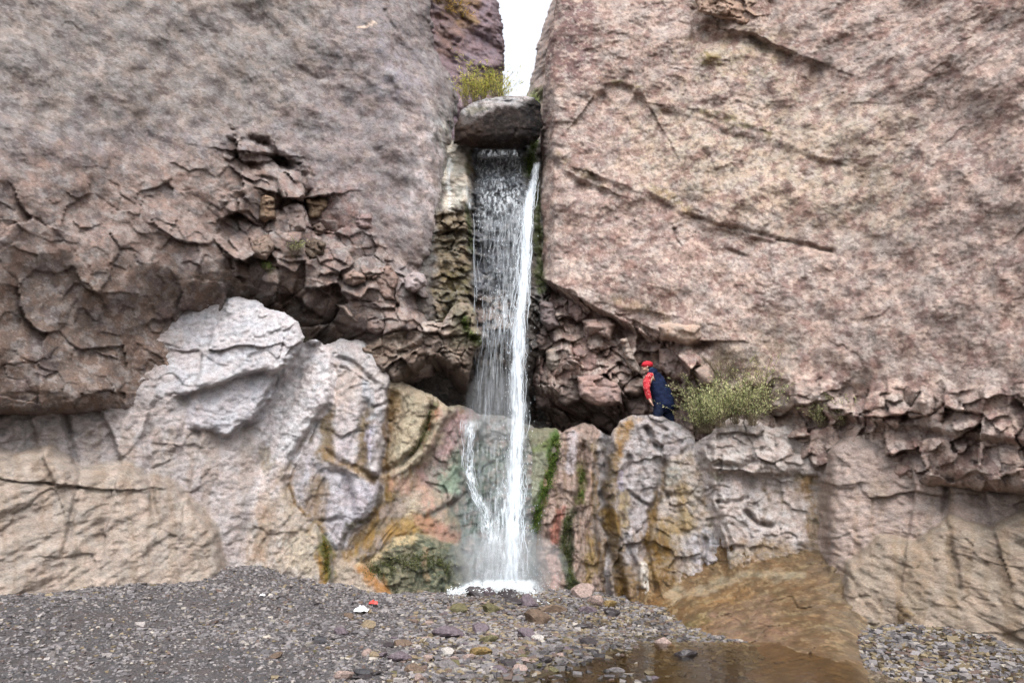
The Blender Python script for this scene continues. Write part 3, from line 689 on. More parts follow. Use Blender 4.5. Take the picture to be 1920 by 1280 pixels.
slab(OL, [(588, 668), (606, 652), (640, 642), (678, 644), (700, 662), (716, 690), (726, 706), (722, 752), (724, 800), (716, 850), (706, 886), (670, 900), (630, 880), (560, 870), (596, 800)], lean(16.2, 880, 0.34), LIN(176, 170, 168), r=34, D=1.1,
     grain=fl(84, 0.07, 2.2), cracks=[([(610, 668), (650, 674), (690, 700), (705, 716)], 4, 0.12), ([(612, 712), (640, 708), (668, 690), (684, 704)], 4, 0.10), ([(702, 764), (726, 756)], 4, 0.14), ([(640, 690), (672, 704), (700, 722)], 3, 0.08)],
     steps=[([(628, 812), (640, 818), (654, 812)], 0.2, 10)],
     paint=[('poly', [(620, 690), (680, 690), (680, 750), (610, 780)], LIN(198, 180, 168), 16, 0.7), ('poly', [(690, 690), (725, 700), (722, 730), (695, 725)], LIN(206, 198, 192), 8, 0.8), ('line', [(612, 780), (612, 840), (600, 860)], LIN(120, 100, 66), 16, 0.85, 0.3),
            ('line', [(690, 770), (680, 840), (676, 880)], LIN(126, 104, 72), 12, 0.85), ('line', [(690, 720), (694, 780)], LIN(184, 190, 196), 10, 0.7), ('line', [(612, 850), (650, 875), (690, 895)], LIN(146, 118, 80), 11, 0.8), ('line', [(636, 860), (650, 830)], LILAC, 12, 0.5)])
slab(OL, [(548, 850), (570, 822), (612, 842), (640, 868), (690, 892), (712, 912), (712, 934), (700, 962), (676, 982), (652, 1000), (648, 1026), (638, 1034), (612, 1010), (576, 986), (548, 952), (536, 912)], lean(15.95, 1000, 0.30), LIN(170, 166, 168), r=42, D=0.9, grain=fl(72, 0.06, 2.4),
     steps=[([(604, 972), (640, 968), (668, 982), (700, 960)], 0.12, 12)], cracks=[([(622, 884), (640, 884), (654, 910), (660, 960)], 6, 0.12), ([(606, 890), (600, 930), (606, 970)], 6, 0.08)],
     bumps=[((628, 930), 16, 40, 0.10), ((680, 930), 20, 30, 0.12), ((572, 900), 18, 50, 0.10)],
     paint=[('line', [(536, 920), (552, 955), (585, 985), (602, 995)], LIN(150, 112, 44), 15, 0.85, 0.3), ('line', [(590, 910), (580, 960)], LIN(138, 116, 88), 18, 0.65, 0.3), ('line', [(606, 900), (600, 985)], LIN(140, 120, 92), 12, 0.6),
            ('line', [(712, 905), (712, 950), (690, 975), (650, 985)], LIN(98, 92, 74), 8, 0.8), ('poly', [(645, 900), (700, 905), (690, 960), (655, 970)], LIN(192, 186, 192), 12, 0.7), ('line', [(612, 856), (645, 872), (700, 898)], LIN(146, 116, 78), 9, 0.8)])
slab(OL, [(420, 690), (476, 692), (524, 692), (548, 664), (568, 648), (596, 642), (616, 662), (626, 712), (618, 764), (592, 792), (566, 834), (546, 872), (534, 910), (500, 960), (430, 990), (380, 900)], lean(15.7, 950, 0.34), PALE, r=36, D=1.1, lumps=0.11, grain=fl(62, 0.04, 2.0),
     cracks=[([(524, 694), (508, 730), (492, 765), (478, 780)], 4, 0.16), ([(616, 760), (590, 792), (562, 834), (536, 880)], 5, 0.15)],
     bumps=[((598, 740), 24, 40, 0.12), ((500, 845), 20, 26, -0.12)],
     paint=[('line', [(492, 846), (500, 870)], LIN(150, 138, 118), 12, 0.8), ('poly', [(480, 860), (540, 880), (520, 960), (470, 960)], LIN(196, 180, 168), 22, 0.7), ('mottle', (5, 0.2), LIN(150, 144, 142), 0.15, 0.5)])
slab(OL, [(330, 900), (430, 860), (534, 894), (546, 950), (590, 992), (612, 1016), (618, 1050), (612, 1150), (330, 1150)], lean(15.35, 1060, 0.42), LIN(168, 160, 152), r=34, D=1.0, grain=fl(64, 0.05, 3.0),
     cracks=[([(600, 1000), (612, 1040), (606, 1090)], 6, 0.14)],
     paint=[('line', [(500, 950), (490, 1040)], LIN(172, 150, 128), 14, 0.6), ('line', [(606, 1000), (614, 1040), (608, 1080)], LIN(96, 94, 36), 12, 0.9), ('line', [(598, 1040), (604, 1090)], LIN(138, 104, 40), 9, 0.8), ('poly', [(540, 980), (600, 1000), (600, 1080), (530, 1070)], LIN(190, 178, 152), 14, 0.6), ('mottle', (6, 0.1), LIN(164, 146, 124), 0.15, 0.5),
            ('streak', [(430, 900), (540, 920), (560, 1080), (430, 1080)], LIN(160, 138, 116), 3.0, 0.5)])
slab(OL, [(606, 1010), (640, 1030), (668, 1056), (700, 1080), (740, 1130), (720, 1160), (600, 1150)], lean(15.8, 1080, 0.5), LIN(168, 154, 138), r=20, D=0.6,
     paint=[('line', [(680, 1066), (710, 1095), (730, 1120)], LIN(168, 124, 74), 14, 0.9), ('line', [(612, 1040), (620, 1080)], LIN(92, 92, 44), 10, 0.8)])
# right: ribs from the moss to the tall slab and the blocks at the edge
slab(OR, [(992, 812), (1020, 806), (1052, 812), (1066, 830), (1054, 900), (1040, 960), (1030, 1040), (1030, 1160), (985, 1160), (996, 1000)], lean(16.9, 1100, 0.25), LIN(136, 134, 110), M_WET, r=22, D=1.0, lumps=0.12, wet=0.5, grain=fl(78, 0.08, 3.0),
     paint=[('line', [(1046, 820), (1036, 880), (1016, 940), (1004, 990)], LIN(74, 106, 32), 15, 0.95, 0.2), ('poly', [(995, 840), (1030, 840), (1010, 930), (990, 950)], LIN(150, 158, 138), 12, 0.7), ('line', [(1030, 830), (1000, 840)], LIN(104, 122, 62), 9, 0.7)])
slab(OR, [(1050, 830), (1066, 806), (1092, 800), (1120, 808), (1146, 824), (1150, 880), (1140, 960), (1144, 1040), (1166, 1100), (1160, 1170), (1080, 1160), (1016, 1150), (1014, 1040), (1024, 960), (1044, 890)], lean(16.35, 1100, 0.32), LIN(168, 148, 136), M_WET, r=24, D=1.0, lumps=0.12, wet=0.3,
     facet=0.16, facetf=1.9, crackd=0.1, grain=fl(80, 0.13, 3.6), sharp=True, cracks=[([(1132, 830), (1130, 920), (1140, 1000), (1150, 1080)], 8, 0.4), ([(1072, 930), (1050, 970), (1040, 1040)], 6, 0.2), ([(1090, 870), (1084, 930), (1070, 990), (1066, 1060)], 7, 0.25)],
     paint=[('line', [(1076, 810), (1070, 880)], LIN(190, 180, 182), 10, 0.8), ('line', [(1108, 840), (1106, 900), (1100, 960)], LIN(196, 170, 158), 8, 0.7), ('line', [(1092, 880), (1090, 940)], LIN(104, 112, 40), 10, 0.8), ('line', [(1125, 900), (1120, 1000), (1140, 1090)], LIN(92, 76, 50), 14, 0.85),
            ('line', [(1050, 960), (1040, 1010)], LIN(176, 112, 96), 10, 0.7), ('line', [(1070, 960), (1060, 1020), (1066, 1080)], LIN(64, 76, 48), 12, 0.85), ('line', [(1034, 1050), (1044, 1090)], LIN(206, 168, 156), 12, 0.8), ('line', [(1060, 1080), (1080, 1110)], LIN(58, 70, 44), 14, 0.85), ('line', [(1110, 1020), (1104, 1090)], LIN(148, 122, 66), 10, 0.7),
            ('streak', [(1020, 820), (1150, 820), (1160, 1140), (1020, 1140)], LIN(110, 88, 60), 5.0, 0.6)])
slab(OR, [(1140, 846), (1152, 812), (1170, 792), (1200, 781), (1232, 783), (1262, 796), (1292, 812), (1300, 840), (1256, 858), (1248, 900), (1226, 960), (1218, 1020), (1226, 1090), (1228, 1150), (1216, 1250), (1160, 1250), (1148, 1060), (1136, 960)], lean(15.55, 1100, 0.26), LIN(164, 158, 156), r=30, D=1.0, lumps=0.11, grain=fl(84, 0.07, 2.8), facet=0.16, facetf=1.3,
     cracks=[([(1212, 802), (1222, 830), (1236, 838)], 5, 0.2), ([(1180, 860), (1160, 900), (1164, 980)], 6, 0.12), ([(1176, 920), (1214, 946)], 3, 0.10), ([(1226, 795), (1248, 806)], 4, 0.15)],
     steps=[([(1196, 1000), (1208, 1040)], 0.1, 20)],
     paint=[('poly', [(1160, 790), (1190, 786), (1170, 850), (1150, 860)], LIN(160, 128, 78), 10, 0.8), ('line', [(1150, 860), (1146, 960), (1160, 1080), (1186, 1170)], LIN(112, 90, 46), 15, 0.85, 0.3), ('line', [(1170, 930), (1168, 980)], LIN(156, 134, 78), 12, 0.7), ('poly', [(1160, 1060), (1230, 1050), (1230, 1260), (1160, 1260)], LIN(126, 98, 52), 14, 0.85, 0.5),
            ('line', [(1206, 1060), (1214, 1120)], LIN(204, 194, 180), 10, 0.95), ('poly', [(1190, 810), (1250, 830), (1240, 900), (1190, 900)], LIN(172, 168, 166), 20, 0.6), ('line', [(1166, 880), (1166, 920)], LIN(190, 184, 200), 5, 0.7), ('line', [(1200, 990), (1206, 1040)], LIN(186, 176, 172), 12, 0.6), ('mottle', (5, 0.12), LIN(140, 124, 112), 0.2, 0.5)])
slab(OR, [(1238, 872), (1252, 852), (1296, 832), (1330, 832), (1340, 870), (1346, 920), (1358, 980), (1376, 1030), (1380, 1070), (1330, 1130), (1290, 1260), (1206, 1260), (1214, 1100), (1210, 1010), (1224, 950)], lean(15.25, 1100, 0.42), LIN(166, 156, 146), r=32, D=0.9, lumps=0.12, grain=fl(96, 0.07, 2.2), facet=0.18, facetf=1.4, crackd=0.05,
     cracks=[([(1324, 850), (1332, 920), (1344, 960)], 4, 0.15), ([(1322, 1010), (1322, 1060)], 4, 0.12), ([(1270, 1000), (1320, 990), (1350, 975)], 4, 0.10)],
     paint=[('poly', [(1206, 985), (1250, 990), (1268, 1060), (1290, 1120), (1270, 1260), (1206, 1260)], LIN(122, 94, 46), 14, 0.92, 0.45), ('line', [(1280, 920), (1290, 980), (1250, 990)], LIN(160, 134, 86), 18, 0.7), ('poly', [(1300, 1000), (1370, 1000), (1370, 1070), (1300, 1080)], LIN(186, 184, 190), 14, 0.7), ('line', [(1262, 880), (1258, 900)], LIN(160, 164, 156), 12, 0.6),
            ('line', [(1240, 880), (1230, 940), (1215, 1000)], LIN(124, 100, 58), 10, 0.8), ('poly', [(1270, 840), (1330, 840), (1330, 880), (1280, 880)], LIN(196, 182, 170), 10, 0.6), ('mottle', (5, 0.1), LIN(142, 122, 92), 0.2, 0.5)])
slab(OR, [(1328, 852), (1334, 820), (1346, 798), (1372, 788), (1410, 792), (1446, 806), (1520, 792), (1600, 806), (1610, 890), (1480, 884), (1400, 880), (1340, 872)], lean(15.1, 880, 0.5), LIN(182, 173, 166), r=22, D=0.7, lumps=0.08, facet=0.25, facetf=1.5, crackd=0.06,
     cracks=[([(1330, 850), (1328, 820), (1340, 800)], 5, 0.2), ([(1426, 845), (1446, 848)], 4, 0.12)], paint=[('mottle', (5, 0.08), LIN(164, 146, 136), 0.2, 0.6)])
slab(OR, [(1334, 872), (1372, 870), (1420, 868), (1480, 872), (1620, 880), (1640, 1000), (1600, 1140), (1380, 1120), (1368, 1040), (1352, 980), (1340, 920)], lean(14.9, 1040, 0.36), LIN(182, 173, 167), r=30, D=0.8, lumps=0.12, facet=0.2, facetf=1.2, crackd=0.05,
     steps=[([(1345, 870), (1390, 874), (1410, 870)], 0.3, 10)], cracks=[([(1344, 940), (1380, 942), (1398, 934)], 3, 0.08), ([(1400, 960), (1420, 980), (1446, 986)], 5, 0.2), ([(1400, 940), (1402, 960)], 3, 0.1), ([(1440, 900), (1430, 920)], 4, 0.1), ([(1350, 870), (1348, 930)], 4, 0.14)],
     paint=[('line', [(1342, 880), (1350, 900)], LIN(150, 146, 120), 10, 0.7), ('mottle', (5, 0.1), LIN(170, 152, 140), 0.2, 0.5), ('poly', [(1330, 1030), (1440, 1010), (1640, 1020), (1640, 1160), (1330, 1160)], LIN(138, 112, 74), 22, 0.8, 0.4), ('line', [(1350, 1040), (1400, 1030)], LIN(176, 166, 150), 12, 0.6)])
# the pale block at the top and the wedge under it, grown into the face
slab(OW, [(180, 650), (240, 606), (330, 580), (400, 562), (450, 562), (480, 570), (500, 582), (530, 588), (552, 606), (566, 632), (560, 654), (540, 678), (520, 692), (480, 690), (400, 720), (300, 740)], lean(15.3, 690, 0.5, 500, -0.1), LIN(190, 187, 188), r=16, D=1.0, facet=0.3, facetf=0.55)
slab(OW, [(360, 720), (430, 698), (478, 694), (520, 696), (508, 728), (490, 762), (470, 782), (420, 810), (350, 800)], lean(15.5, 780, 0.3), LIN(184, 181, 183), r=20, D=0.9, facet=0.12, facetf=0.8)
# the place goes on to both sides of the photograph
for pts, Y, c in [
        ([(-40, 740), (30, 680), (120, 690), (170, 636), (240, 612), (300, 620), (340, 610), (420, 640), (470, 700), (500, 800), (480, 960), (440, 1150), (-60, 1160)], lean(14.6, 1000, 0.3, 300, 0.5), LIN(170, 162, 158)),
        ([(-400, 840), (-200, 800), (-60, 820), (20, 866), (90, 850), (150, 900), (240, 880), (330, 920), (400, 1000), (420, 1170), (-400, 1200)], lean(13.6, 1000, 0.4, 300, 0.6), LIN(164, 152, 140))]:
    slab(OW, pts, Y, c, r=50, D=1.3, grain=fl(66, 0.08, 1.6), facet=0.15, facetf=0.7, fine=0.02,
         steps=[([(180, 740), (230, 860), (200, 1000)], 0.3, 40), ([(350, 690), (380, 820), (340, 980)], 0.3, 40), ([(60, 790), (100, 900)], 0.3, 40)],
         cracks=[([(300, 720), (270, 830), (290, 960)], 6, 0.25), ([(120, 770), (150, 900), (120, 1040)], 6, 0.25)],
         paint=[('mottle', (4, 0.1), c * 0.72, 0.2, 0.5), ('streak', [(-400, 800), (480, 800), (480, 1200), (-400, 1200)], LIN(140, 118, 92), 1.0, 0.35)])
for pts, Y, c in [
        ([(1560, 850), (1600, 812), (1650, 830), (1700, 786), (1760, 800), (1790, 850), (1860, 800), (1930, 812), (1990, 760), (2300, 760), (2300, 1250), (1560, 1240)], lean(13.4, 1000, 0.36, 1600, -0.55), LIN(170, 154, 144)),
        ([(1590, 1060), (1650, 1010), (1720, 1020), (1780, 970), (1860, 990), (1940, 950), (2300, 960), (2300, 1270), (1580, 1260)], lean(12.6, 1060, 0.5, 1600, -0.55), LIN(156, 142, 126))]:
    slab(OE, pts, Y, c, r=46, D=1.1, grain=fl(104, 0.08, 1.6), facet=0.15, facetf=0.7, fine=0.02,
         steps=[([(1690, 800), (1720, 920), (1700, 1040)], 0.3, 40), ([(1860, 810), (1850, 930), (1880, 1040)], 0.3, 40)],
         cracks=[([(1780, 850), (1770, 960), (1800, 1100)], 6, 0.25)],
         paint=[('mottle', (4, 0.1), c * 0.75, 0.2, 0.5), ('streak', [(1500, 900), (2300, 900), (2300, 1260), (1500, 1260)], LIN(136, 112, 78), 1.0, 0.35)])
G1 = [(624, 690), (618, 760), (592, 790), (562, 834), (538, 885), (536, 915), (550, 955), (600, 1000), (612, 1040)]
G2 = [(610, 846), (650, 870), (702, 897), (714, 925), (704, 962), (655, 990), (642, 1030)]
merge('rock_outcrop', LEFT_ROCK, M_PALE, None, 0.045,
    cracks=[(G1, 5, 0.14), (G2, 5, 0.13), ([(612, 770), (614, 850)], 10, 0.08), ([(686, 760), (682, 830), (676, 880)], 9, 0.15), ([(640, 880), (652, 905), (660, 975)], 7, 0.14), ([(604, 975), (640, 968), (668, 982)], 4, 0.1),
            ([(812, 765), (798, 825), (752, 868), (715, 884)], 6, 0.2), ([(735, 735), (722, 800), (712, 868)], 8, 0.16), ([(765, 745), (745, 810), (735, 868)], 5, 0.1), ([(720, 725), (706, 790), (700, 868)], 6, 0.14),
            ([(722, 895), (716, 945), (694, 1000), (652, 1045)], 8, 0.12), ([(800, 972), (840, 948), (884, 922)], 5, 0.12), ([(850, 790), (835, 850), (815, 905)], 7, 0.08), ([(830, 800), (800, 880), (770, 930)], 6, 0.08),
            ([(524, 694), (508, 730), (480, 780)], 5, 0.18), ([(640, 672), (680, 696), (708, 722)], 4, 0.1), ([(668, 1058), (700, 1046), (742, 1014), (790, 1002)], 5, 0.1), ([(700, 764), (728, 756)], 4, 0.16), ([(560, 700), (540, 780), (500, 860)], 12, 0.06), ([(520, 900), (505, 980), (490, 1050)], 8, 0.07), ([(575, 1000), (560, 1060)], 7, 0.06)],
    lines=[(G1[4:8], LIN(138, 114, 74), 13, 0.5, 0.4), ([(590, 880), (584, 940), (596, 990)], LIN(124, 104, 78), 11, 0.65, 0.3), ([(566, 870), (560, 930)], LIN(150, 140, 132), 9, 0.5, 0.2), (G2[:4], LIN(148, 126, 94), 8, 0.6, 0.3), (G2[3:], LIN(88, 84, 66), 6, 0.8, 0.3),
           ([(612, 780), (612, 850)], LIN(120, 102, 76), 9, 0.6, 0.3), ([(688, 770), (682, 830), (678, 880)], LIN(122, 104, 76), 9, 0.65, 0.3), ([(735, 745), (722, 800), (714, 866)], LIN(104, 80, 46), 8, 0.85, 0.3), ([(762, 760), (745, 830)], LIN(128, 108, 78), 5, 0.6, 0.2), ([(696, 790), (692, 856)], LIN(180, 176, 192), 6, 0.7, 0.2),
           ([(722, 895), (716, 945), (694, 1000), (656, 1040)], LIN(150, 118, 58), 13, 0.85, 0.4), ([(690, 1006), (740, 996), (800, 984)], LIN(160, 126, 66), 15, 0.8, 0.4), ([(800, 984), (830, 995), (850, 1012)], LIN(180, 138, 120), 12, 0.75, 0.4), ([(740, 905), (790, 915), (815, 945)], LIN(188, 150, 132), 16, 0.6, 0.3),
           ([(668, 1058), (700, 1046), (742, 1014), (785, 1003)], LIN(204, 184, 146), 4, 0.85, 0.2), ([(680, 1068), (715, 1100), (730, 1118)], LIN(160, 114, 62), 11, 0.9, 0.4), ([(608, 1005), (614, 1045), (608, 1085)], LIN(92, 90, 34), 10, 0.9, 0.2), ([(598, 1050), (604, 1094)], LIN(140, 102, 38), 7, 0.85, 0.3),
           ([(852, 786), (832, 840), (808, 890)], LIN(198, 168, 166), 20, 0.65, 0.3), ([(862, 870), (836, 915)], LIN(150, 172, 150), 20, 0.6, 0.5), ([(900, 850), (908, 980)], LIN(92, 112, 100), 26, 0.55, 0.8), ([(856, 965), (860, 1080)], LIN(88, 102, 94), 22, 0.7, 0.7), ([(820, 770), (804, 800), (820, 815)], LIN(170, 118, 84), 5, 0.7, 0.2),
           ([(492, 846), (504, 872)], LIN(146, 134, 116), 10, 0.8, 0.1), ([(500, 930), (486, 1040)], LIN(176, 154, 132), 12, 0.5, 0.1), ([(540, 930), (520, 1040)], LIN(190, 176, 156), 14, 0.5, 0.1)],
    label='pale water-worn rock with ochre, pink and green stains left of and under the fall', cat='rock outcrop')
R1c = [(1136, 836), (1130, 920), (1142, 1000), (1158, 1080), (1172, 1140)]
merge('rock_outcrop', RIGHT_ROCK, M_PALE, None, 0.03,
    cracks=[([(1062, 830), (1056, 890), (1040, 950), (1026, 1010)], 6, 0.15), ([(1094, 840), (1090, 920), (1074, 985), (1066, 1060)], 7, 0.22), (R1c, 9, 0.4), ([(1118, 850), (1112, 950), (1120, 1040)], 5, 0.15), ([(1244, 870), (1236, 930), (1216, 985), (1212, 1040), (1226, 1110)], 8, 0.25), ([(1178, 860), (1166, 930), (1170, 1000), (1196, 1080)], 5, 0.12),
            ([(1330, 840), (1336, 910), (1352, 975), (1372, 1030)], 5, 0.15), ([(1176, 922), (1214, 946)], 3, 0.1), ([(1212, 802), (1224, 832), (1238, 842)], 5, 0.2), ([(1345, 870), (1400, 873), (1412, 866)], 6, 0.3), ([(1400, 960), (1420, 980), (1446, 986)], 5, 0.2), ([(1344, 940), (1382, 942), (1400, 932)], 3, 0.1), ([(1322, 1000), (1320, 1060)], 4, 0.12), ([(1250, 930), (1290, 925), (1320, 950)], 4, 0.08), ([(1202, 860), (1206, 940), (1196, 1000)], 6, 0.08)],
    lines=[(R1c, LIN(78, 64, 40), 11, 0.85, 0.3), ([(1148, 960), (1160, 1060), (1184, 1160)], LIN(120, 92, 40), 13, 0.85, 0.4), ([(1226, 1005), (1240, 1080), (1246, 1160)], LIN(120, 90, 40), 22, 0.9, 0.4), ([(1206, 1055), (1213, 1116)], LIN(212, 204, 192), 7, 0.95, 0.1), ([(1242, 890), (1222, 970), (1212, 1010)], LIN(118, 94, 54), 8, 0.85, 0.3), ([(1076, 812), (1070, 876)], LIN(190, 184, 186), 8, 0.8, 0.1),
           ([(1184, 794), (1162, 830), (1156, 860)], LIN(150, 114, 60), 7, 0.85, 0.2), ([(1108, 850), (1102, 950)], LIN(192, 168, 158), 6, 0.7, 0.2), ([(1092, 870), (1088, 940)], LIN(104, 108, 44), 7, 0.8, 0.2), ([(1050, 960), (1036, 1020)], LIN(170, 112, 96), 8, 0.7, 0.2), ([(1068, 970), (1060, 1060), (1078, 1105)], LIN(62, 74, 46), 10, 0.8, 0.3), ([(1110, 1010), (1104, 1090)], LIN(146, 122, 70), 8, 0.75, 0.2), ([(1036, 1056), (1046, 1088)], LIN(208, 172, 160), 9, 0.85, 0.1),
           ([(1280, 930), (1292, 985), (1256, 1000)], LIN(156, 134, 92), 12, 0.6, 0.2), ([(1300, 1020), (1360, 1040)], LIN(186, 184, 190), 16, 0.5, 0.2), ([(1180, 1100), (1190, 1170)], LIN(112, 84, 40), 14, 0.8, 0.4)],
    label='ribbed grey and rust-stained rock right of the fall under the person', cat='rock outcrop')

# ------------------------------------------------------------------ the ground
_cp = []                                            # (pixel u, v, distance) the gravel passes through
for u, v, Y in [(-300, 1150, 9), (0, 1120, 11.0), (250, 1092, 13.4), (480, 1060, 15.0), (560, 1085, 15.1), (620, 1100, 15.2), (720, 1114, 15.5), (850, 1112, 15.9), (960, 1108, 16.2), (1030, 1112, 15.9), (1100, 1122, 15.2), (1170, 1150, 14.3),
                (1205, 1186, 13.2), (1300, 1205, 12.0), (1440, 1262, 9.9), (1800, 1180, 11.0), (1950, 1240, 9.6), (1700, 1300, 8.6), (2100, 1330, 8.5), (480, 1180, 10.6), (700, 1200, 10.4), (960, 1210, 10.2), (1150, 1215, 10.3), (480, 1280, 7.7), (960, 1290, 7.5), (1200, 1272, 8.3), (1440, 1290, 7.8), (1250, 1236, 9.6)]:
    p = PV(u, v, Y); _cp.append((p.x, p.y, p.z))
_cp += [(x, y, 0.0) for x in (-10, -4, 0, 4, 10) for y in (2, -6, -20)]
_cp = np.array(_cp)
POOL = [(880, 1300), (950, 1266), (1050, 1240), (1150, 1218), (1225, 1208), (1330, 1232), (1460, 1266), (1620, 1340), (1500, 1420), (880, 1420)]   # where the stream lies
def gz(x, y):
    x = np.asarray(x, float); y = np.asarray(y, float)
    sw = 0; s = 0
    for a, b, c in _cp:
        w_ = 1 / ((x - a) ** 2 + (y - b) ** 2 + 0.15) ** 1.6
        sw = sw + w_; s = s + w_ * c
    z0 = s / sw
    pu, pv = proj(x, np.maximum(y, 3.0), z0)
    pool = sstep(-22, 14, sdf(pu, pv, POOL)) * (y > 3.5)
    return z0 - 0.11 * pool + 0.05 * pn(x * 0.9, y * 0.9, 0, 5) + 0.02 * pn(x * 3.1, y * 3.1, 0, 6)
gx_ = np.concatenate([np.arange(-60, -14, 2.0), np.arange(-14, 14, 0.07), np.arange(14, 61, 2.0)])
gy_ = np.concatenate([np.arange(-60, 5, 1.5), np.arange(5, 18.5, 0.07), np.arange(18.5, 40, 2.0)])
gX, gY = np.meshgrid(gx_, gy_)
gZ = gz(gX, gY) + 0.012 * fbm(gX * 9, gY * 9, 0, 3, 8)
gu, gv = proj(gX, np.maximum(gY, 3), gZ)
GC = np.empty(gX.shape + (3,)); GC[:] = LIN(112, 107, 107)
nzg = fbm(gX * 0.8, gY * 0.8, 0, 4, 12)
def gmix(c, m):
    global GC
    m = np.clip(m, 0, 1)[..., None]
    GC = GC * (1 - m) + c * m
gmix(LIN(108, 96, 78), sstep(0.2, 1.4, gX - 1.0 * nzg + 1.6) * 0.9)
gmix(LIN(100, 84, 56), sstep(0.6, 2.2, gX + 1.2 * nzg - (10.6 - gY) * -0.25 + 0.2) * sstep(12.0, 10.4, gY) * 0.9)
gwet = np.clip(sstep(-1.5, 1.0, gX) * 0.6 + 0.1, 0, 1)
def grid_mesh(name, X, Y, Z, col=None, wet=None):
    n, m_ = X.shape
    idx = np.arange(n * m_).reshape(n, m_)
    q = np.stack([idx[:-1, :-1], idx[:-1, 1:], idx[1:, 1:], idx[1:, :-1]], -1).reshape(-1, 4)
    return mesh_np(name, np.stack([X, Y, Z], -1).reshape(-1, 3), q, True, None if col is None else col.reshape(-1, 3), None if wet is None else wet.ravel())
M_SOIL = rock_mat('grit', 0.3, 0.9, 0.4, 2.2)
link('ground', grid_mesh('ground', gX, gY, gZ, GC, gwet), M_SOIL, kind='structure', label='grey grit ground in front of the fall')

# ochre wet rock apron with a film of water, right
def Y_apron(u, v):
    # a sheet of rock that leaves the foot of the slabs and runs out flat towards the stream
    e = np.interp(u, [1180, 1220, 1300, 1440, 1700], [1150, 1118, 1080, 1046, 1040])
    t = (v - e) / 100
    p = np.interp(u, [1180, 1300, 1440, 1700], [15.5, 15.4, 15.0, 13.6]) - 2.1 * t - 0.15 * t * t + 1.3 * (np.clip(u - 1540, 0, 400) / 100) ** 2
    f = frontA(u, v) + 0.12
    return -0.22 * np.log(np.exp(-np.clip(p - 12, -20, 20) / 0.22) + np.exp(-np.clip(f - 12, -20, 20) / 0.22)) + 12
body('rock_apron', [(1190, 1200), (1186, 1110), (1250, 1040), (1300, 1010), (1440, 990), (1560, 990), (1700, 1040), (1760, 1345), (1480, 1340), (1390, 1262), (1290, 1232), (1220, 1222)],
     Y_apron, M_WET, LIN(112, 86, 54), r=10, D=0.05, warp=6, lumps=0.07, lumpf=0.9, fine=0.02, wet=0.6, grain=[(70, 0.8, 2.0, 0.03)], facet=0.05, facetf=1.2, crackd=0.05, floor=True, seed=500,
     paint=[('poly', [(1330, 1150), (1460, 1130), (1500, 1250), (1380, 1230)], LIN(146, 118, 98), 24, 0.7, 0.85), ('poly', [(1200, 1120), (1270, 1090), (1270, 1200), (1200, 1200)], LIN(116, 86, 42), 18, 0.8), ('line', [(1270, 1180), (1320, 1160)], LIN(112, 100, 56), 14, 0.6),
            ('line', [(1260, 1118), (1330, 1096), (1420, 1076), (1500, 1080)], LIN(168, 154, 128), 12, 0.7), ('line', [(1300, 1140), (1400, 1110)], LIN(150, 118, 72), 14, 0.5), ('poly', [(1500, 960), (2200, 960), (2200, 1360), (1620, 1360)], LIN(128, 112, 92), 60, 0.85), ('mottle', (5, 0.14), LIN(170, 146, 108), 0.12, 0.55), ('mottle', (3, 0.1), LIN(88, 68, 40), 0.2, 0.6)],
     kind='structure', label='ochre brown wet rock sloping to the stream')

# shallow brown stream over the grit, bottom right
mw = bpy.data.materials.new('shallow water'); mw.use_nodes = True
nt = mw.node_tree; nt.nodes.clear()
o_ = nt.nodes.new('ShaderNodeOutputMaterial'); tp = nt.nodes.new('ShaderNodeBsdfTransparent'); gl = nt.nodes.new('ShaderNodeBsdfGlossy'); fr = nt.nodes.new('ShaderNodeFresnel'); mx = nt.nodes.new('ShaderNodeMixShader')
tp.inputs[0].default_value = (0.80, 0.70, 0.52, 1); gl.inputs['Roughness'].default_value = 0.06; fr.inputs[0].default_value = 1.33
tc = nt.nodes.new('ShaderNodeTexCoord'); nz_ = nt.nodes.new('ShaderNodeTexNoise'); nz_.inputs['Scale'].default_value = 9; nz_.inputs['Detail'].default_value = 3
bp = nt.nodes.new('ShaderNodeBump'); bp.inputs['Strength'].default_value = 0.25; bp.inputs['Distance'].default_value = 0.03
for a, b in ((tc.outputs['Object'], nz_.inputs['Vector']), (nz_.outputs[0], bp.inputs['Height']), (bp.outputs[0], gl.inputs['Normal']), (bp.outputs[0], fr.inputs['Normal']), (fr.outputs[0], mx.inputs[0]), (tp.outputs[0], mx.inputs[1]), (gl.outputs[0], mx.inputs[2]), (mx.outputs[0], o_.inputs[0])):
    nt.links.new(a, b)
wx_, wy_ = np.meshgrid(np.arange(-0.6, 4.6, 0.1), np.arange(5.0, 11.4, 0.1))
link('stream_water', grid_mesh('stream_water', wx_, wy_, -0.10 + 0.004 * pn(wx_ * 3, wy_ * 3, 0, 4)), mw, kind='structure', label='shallow brown stream over grit in front')

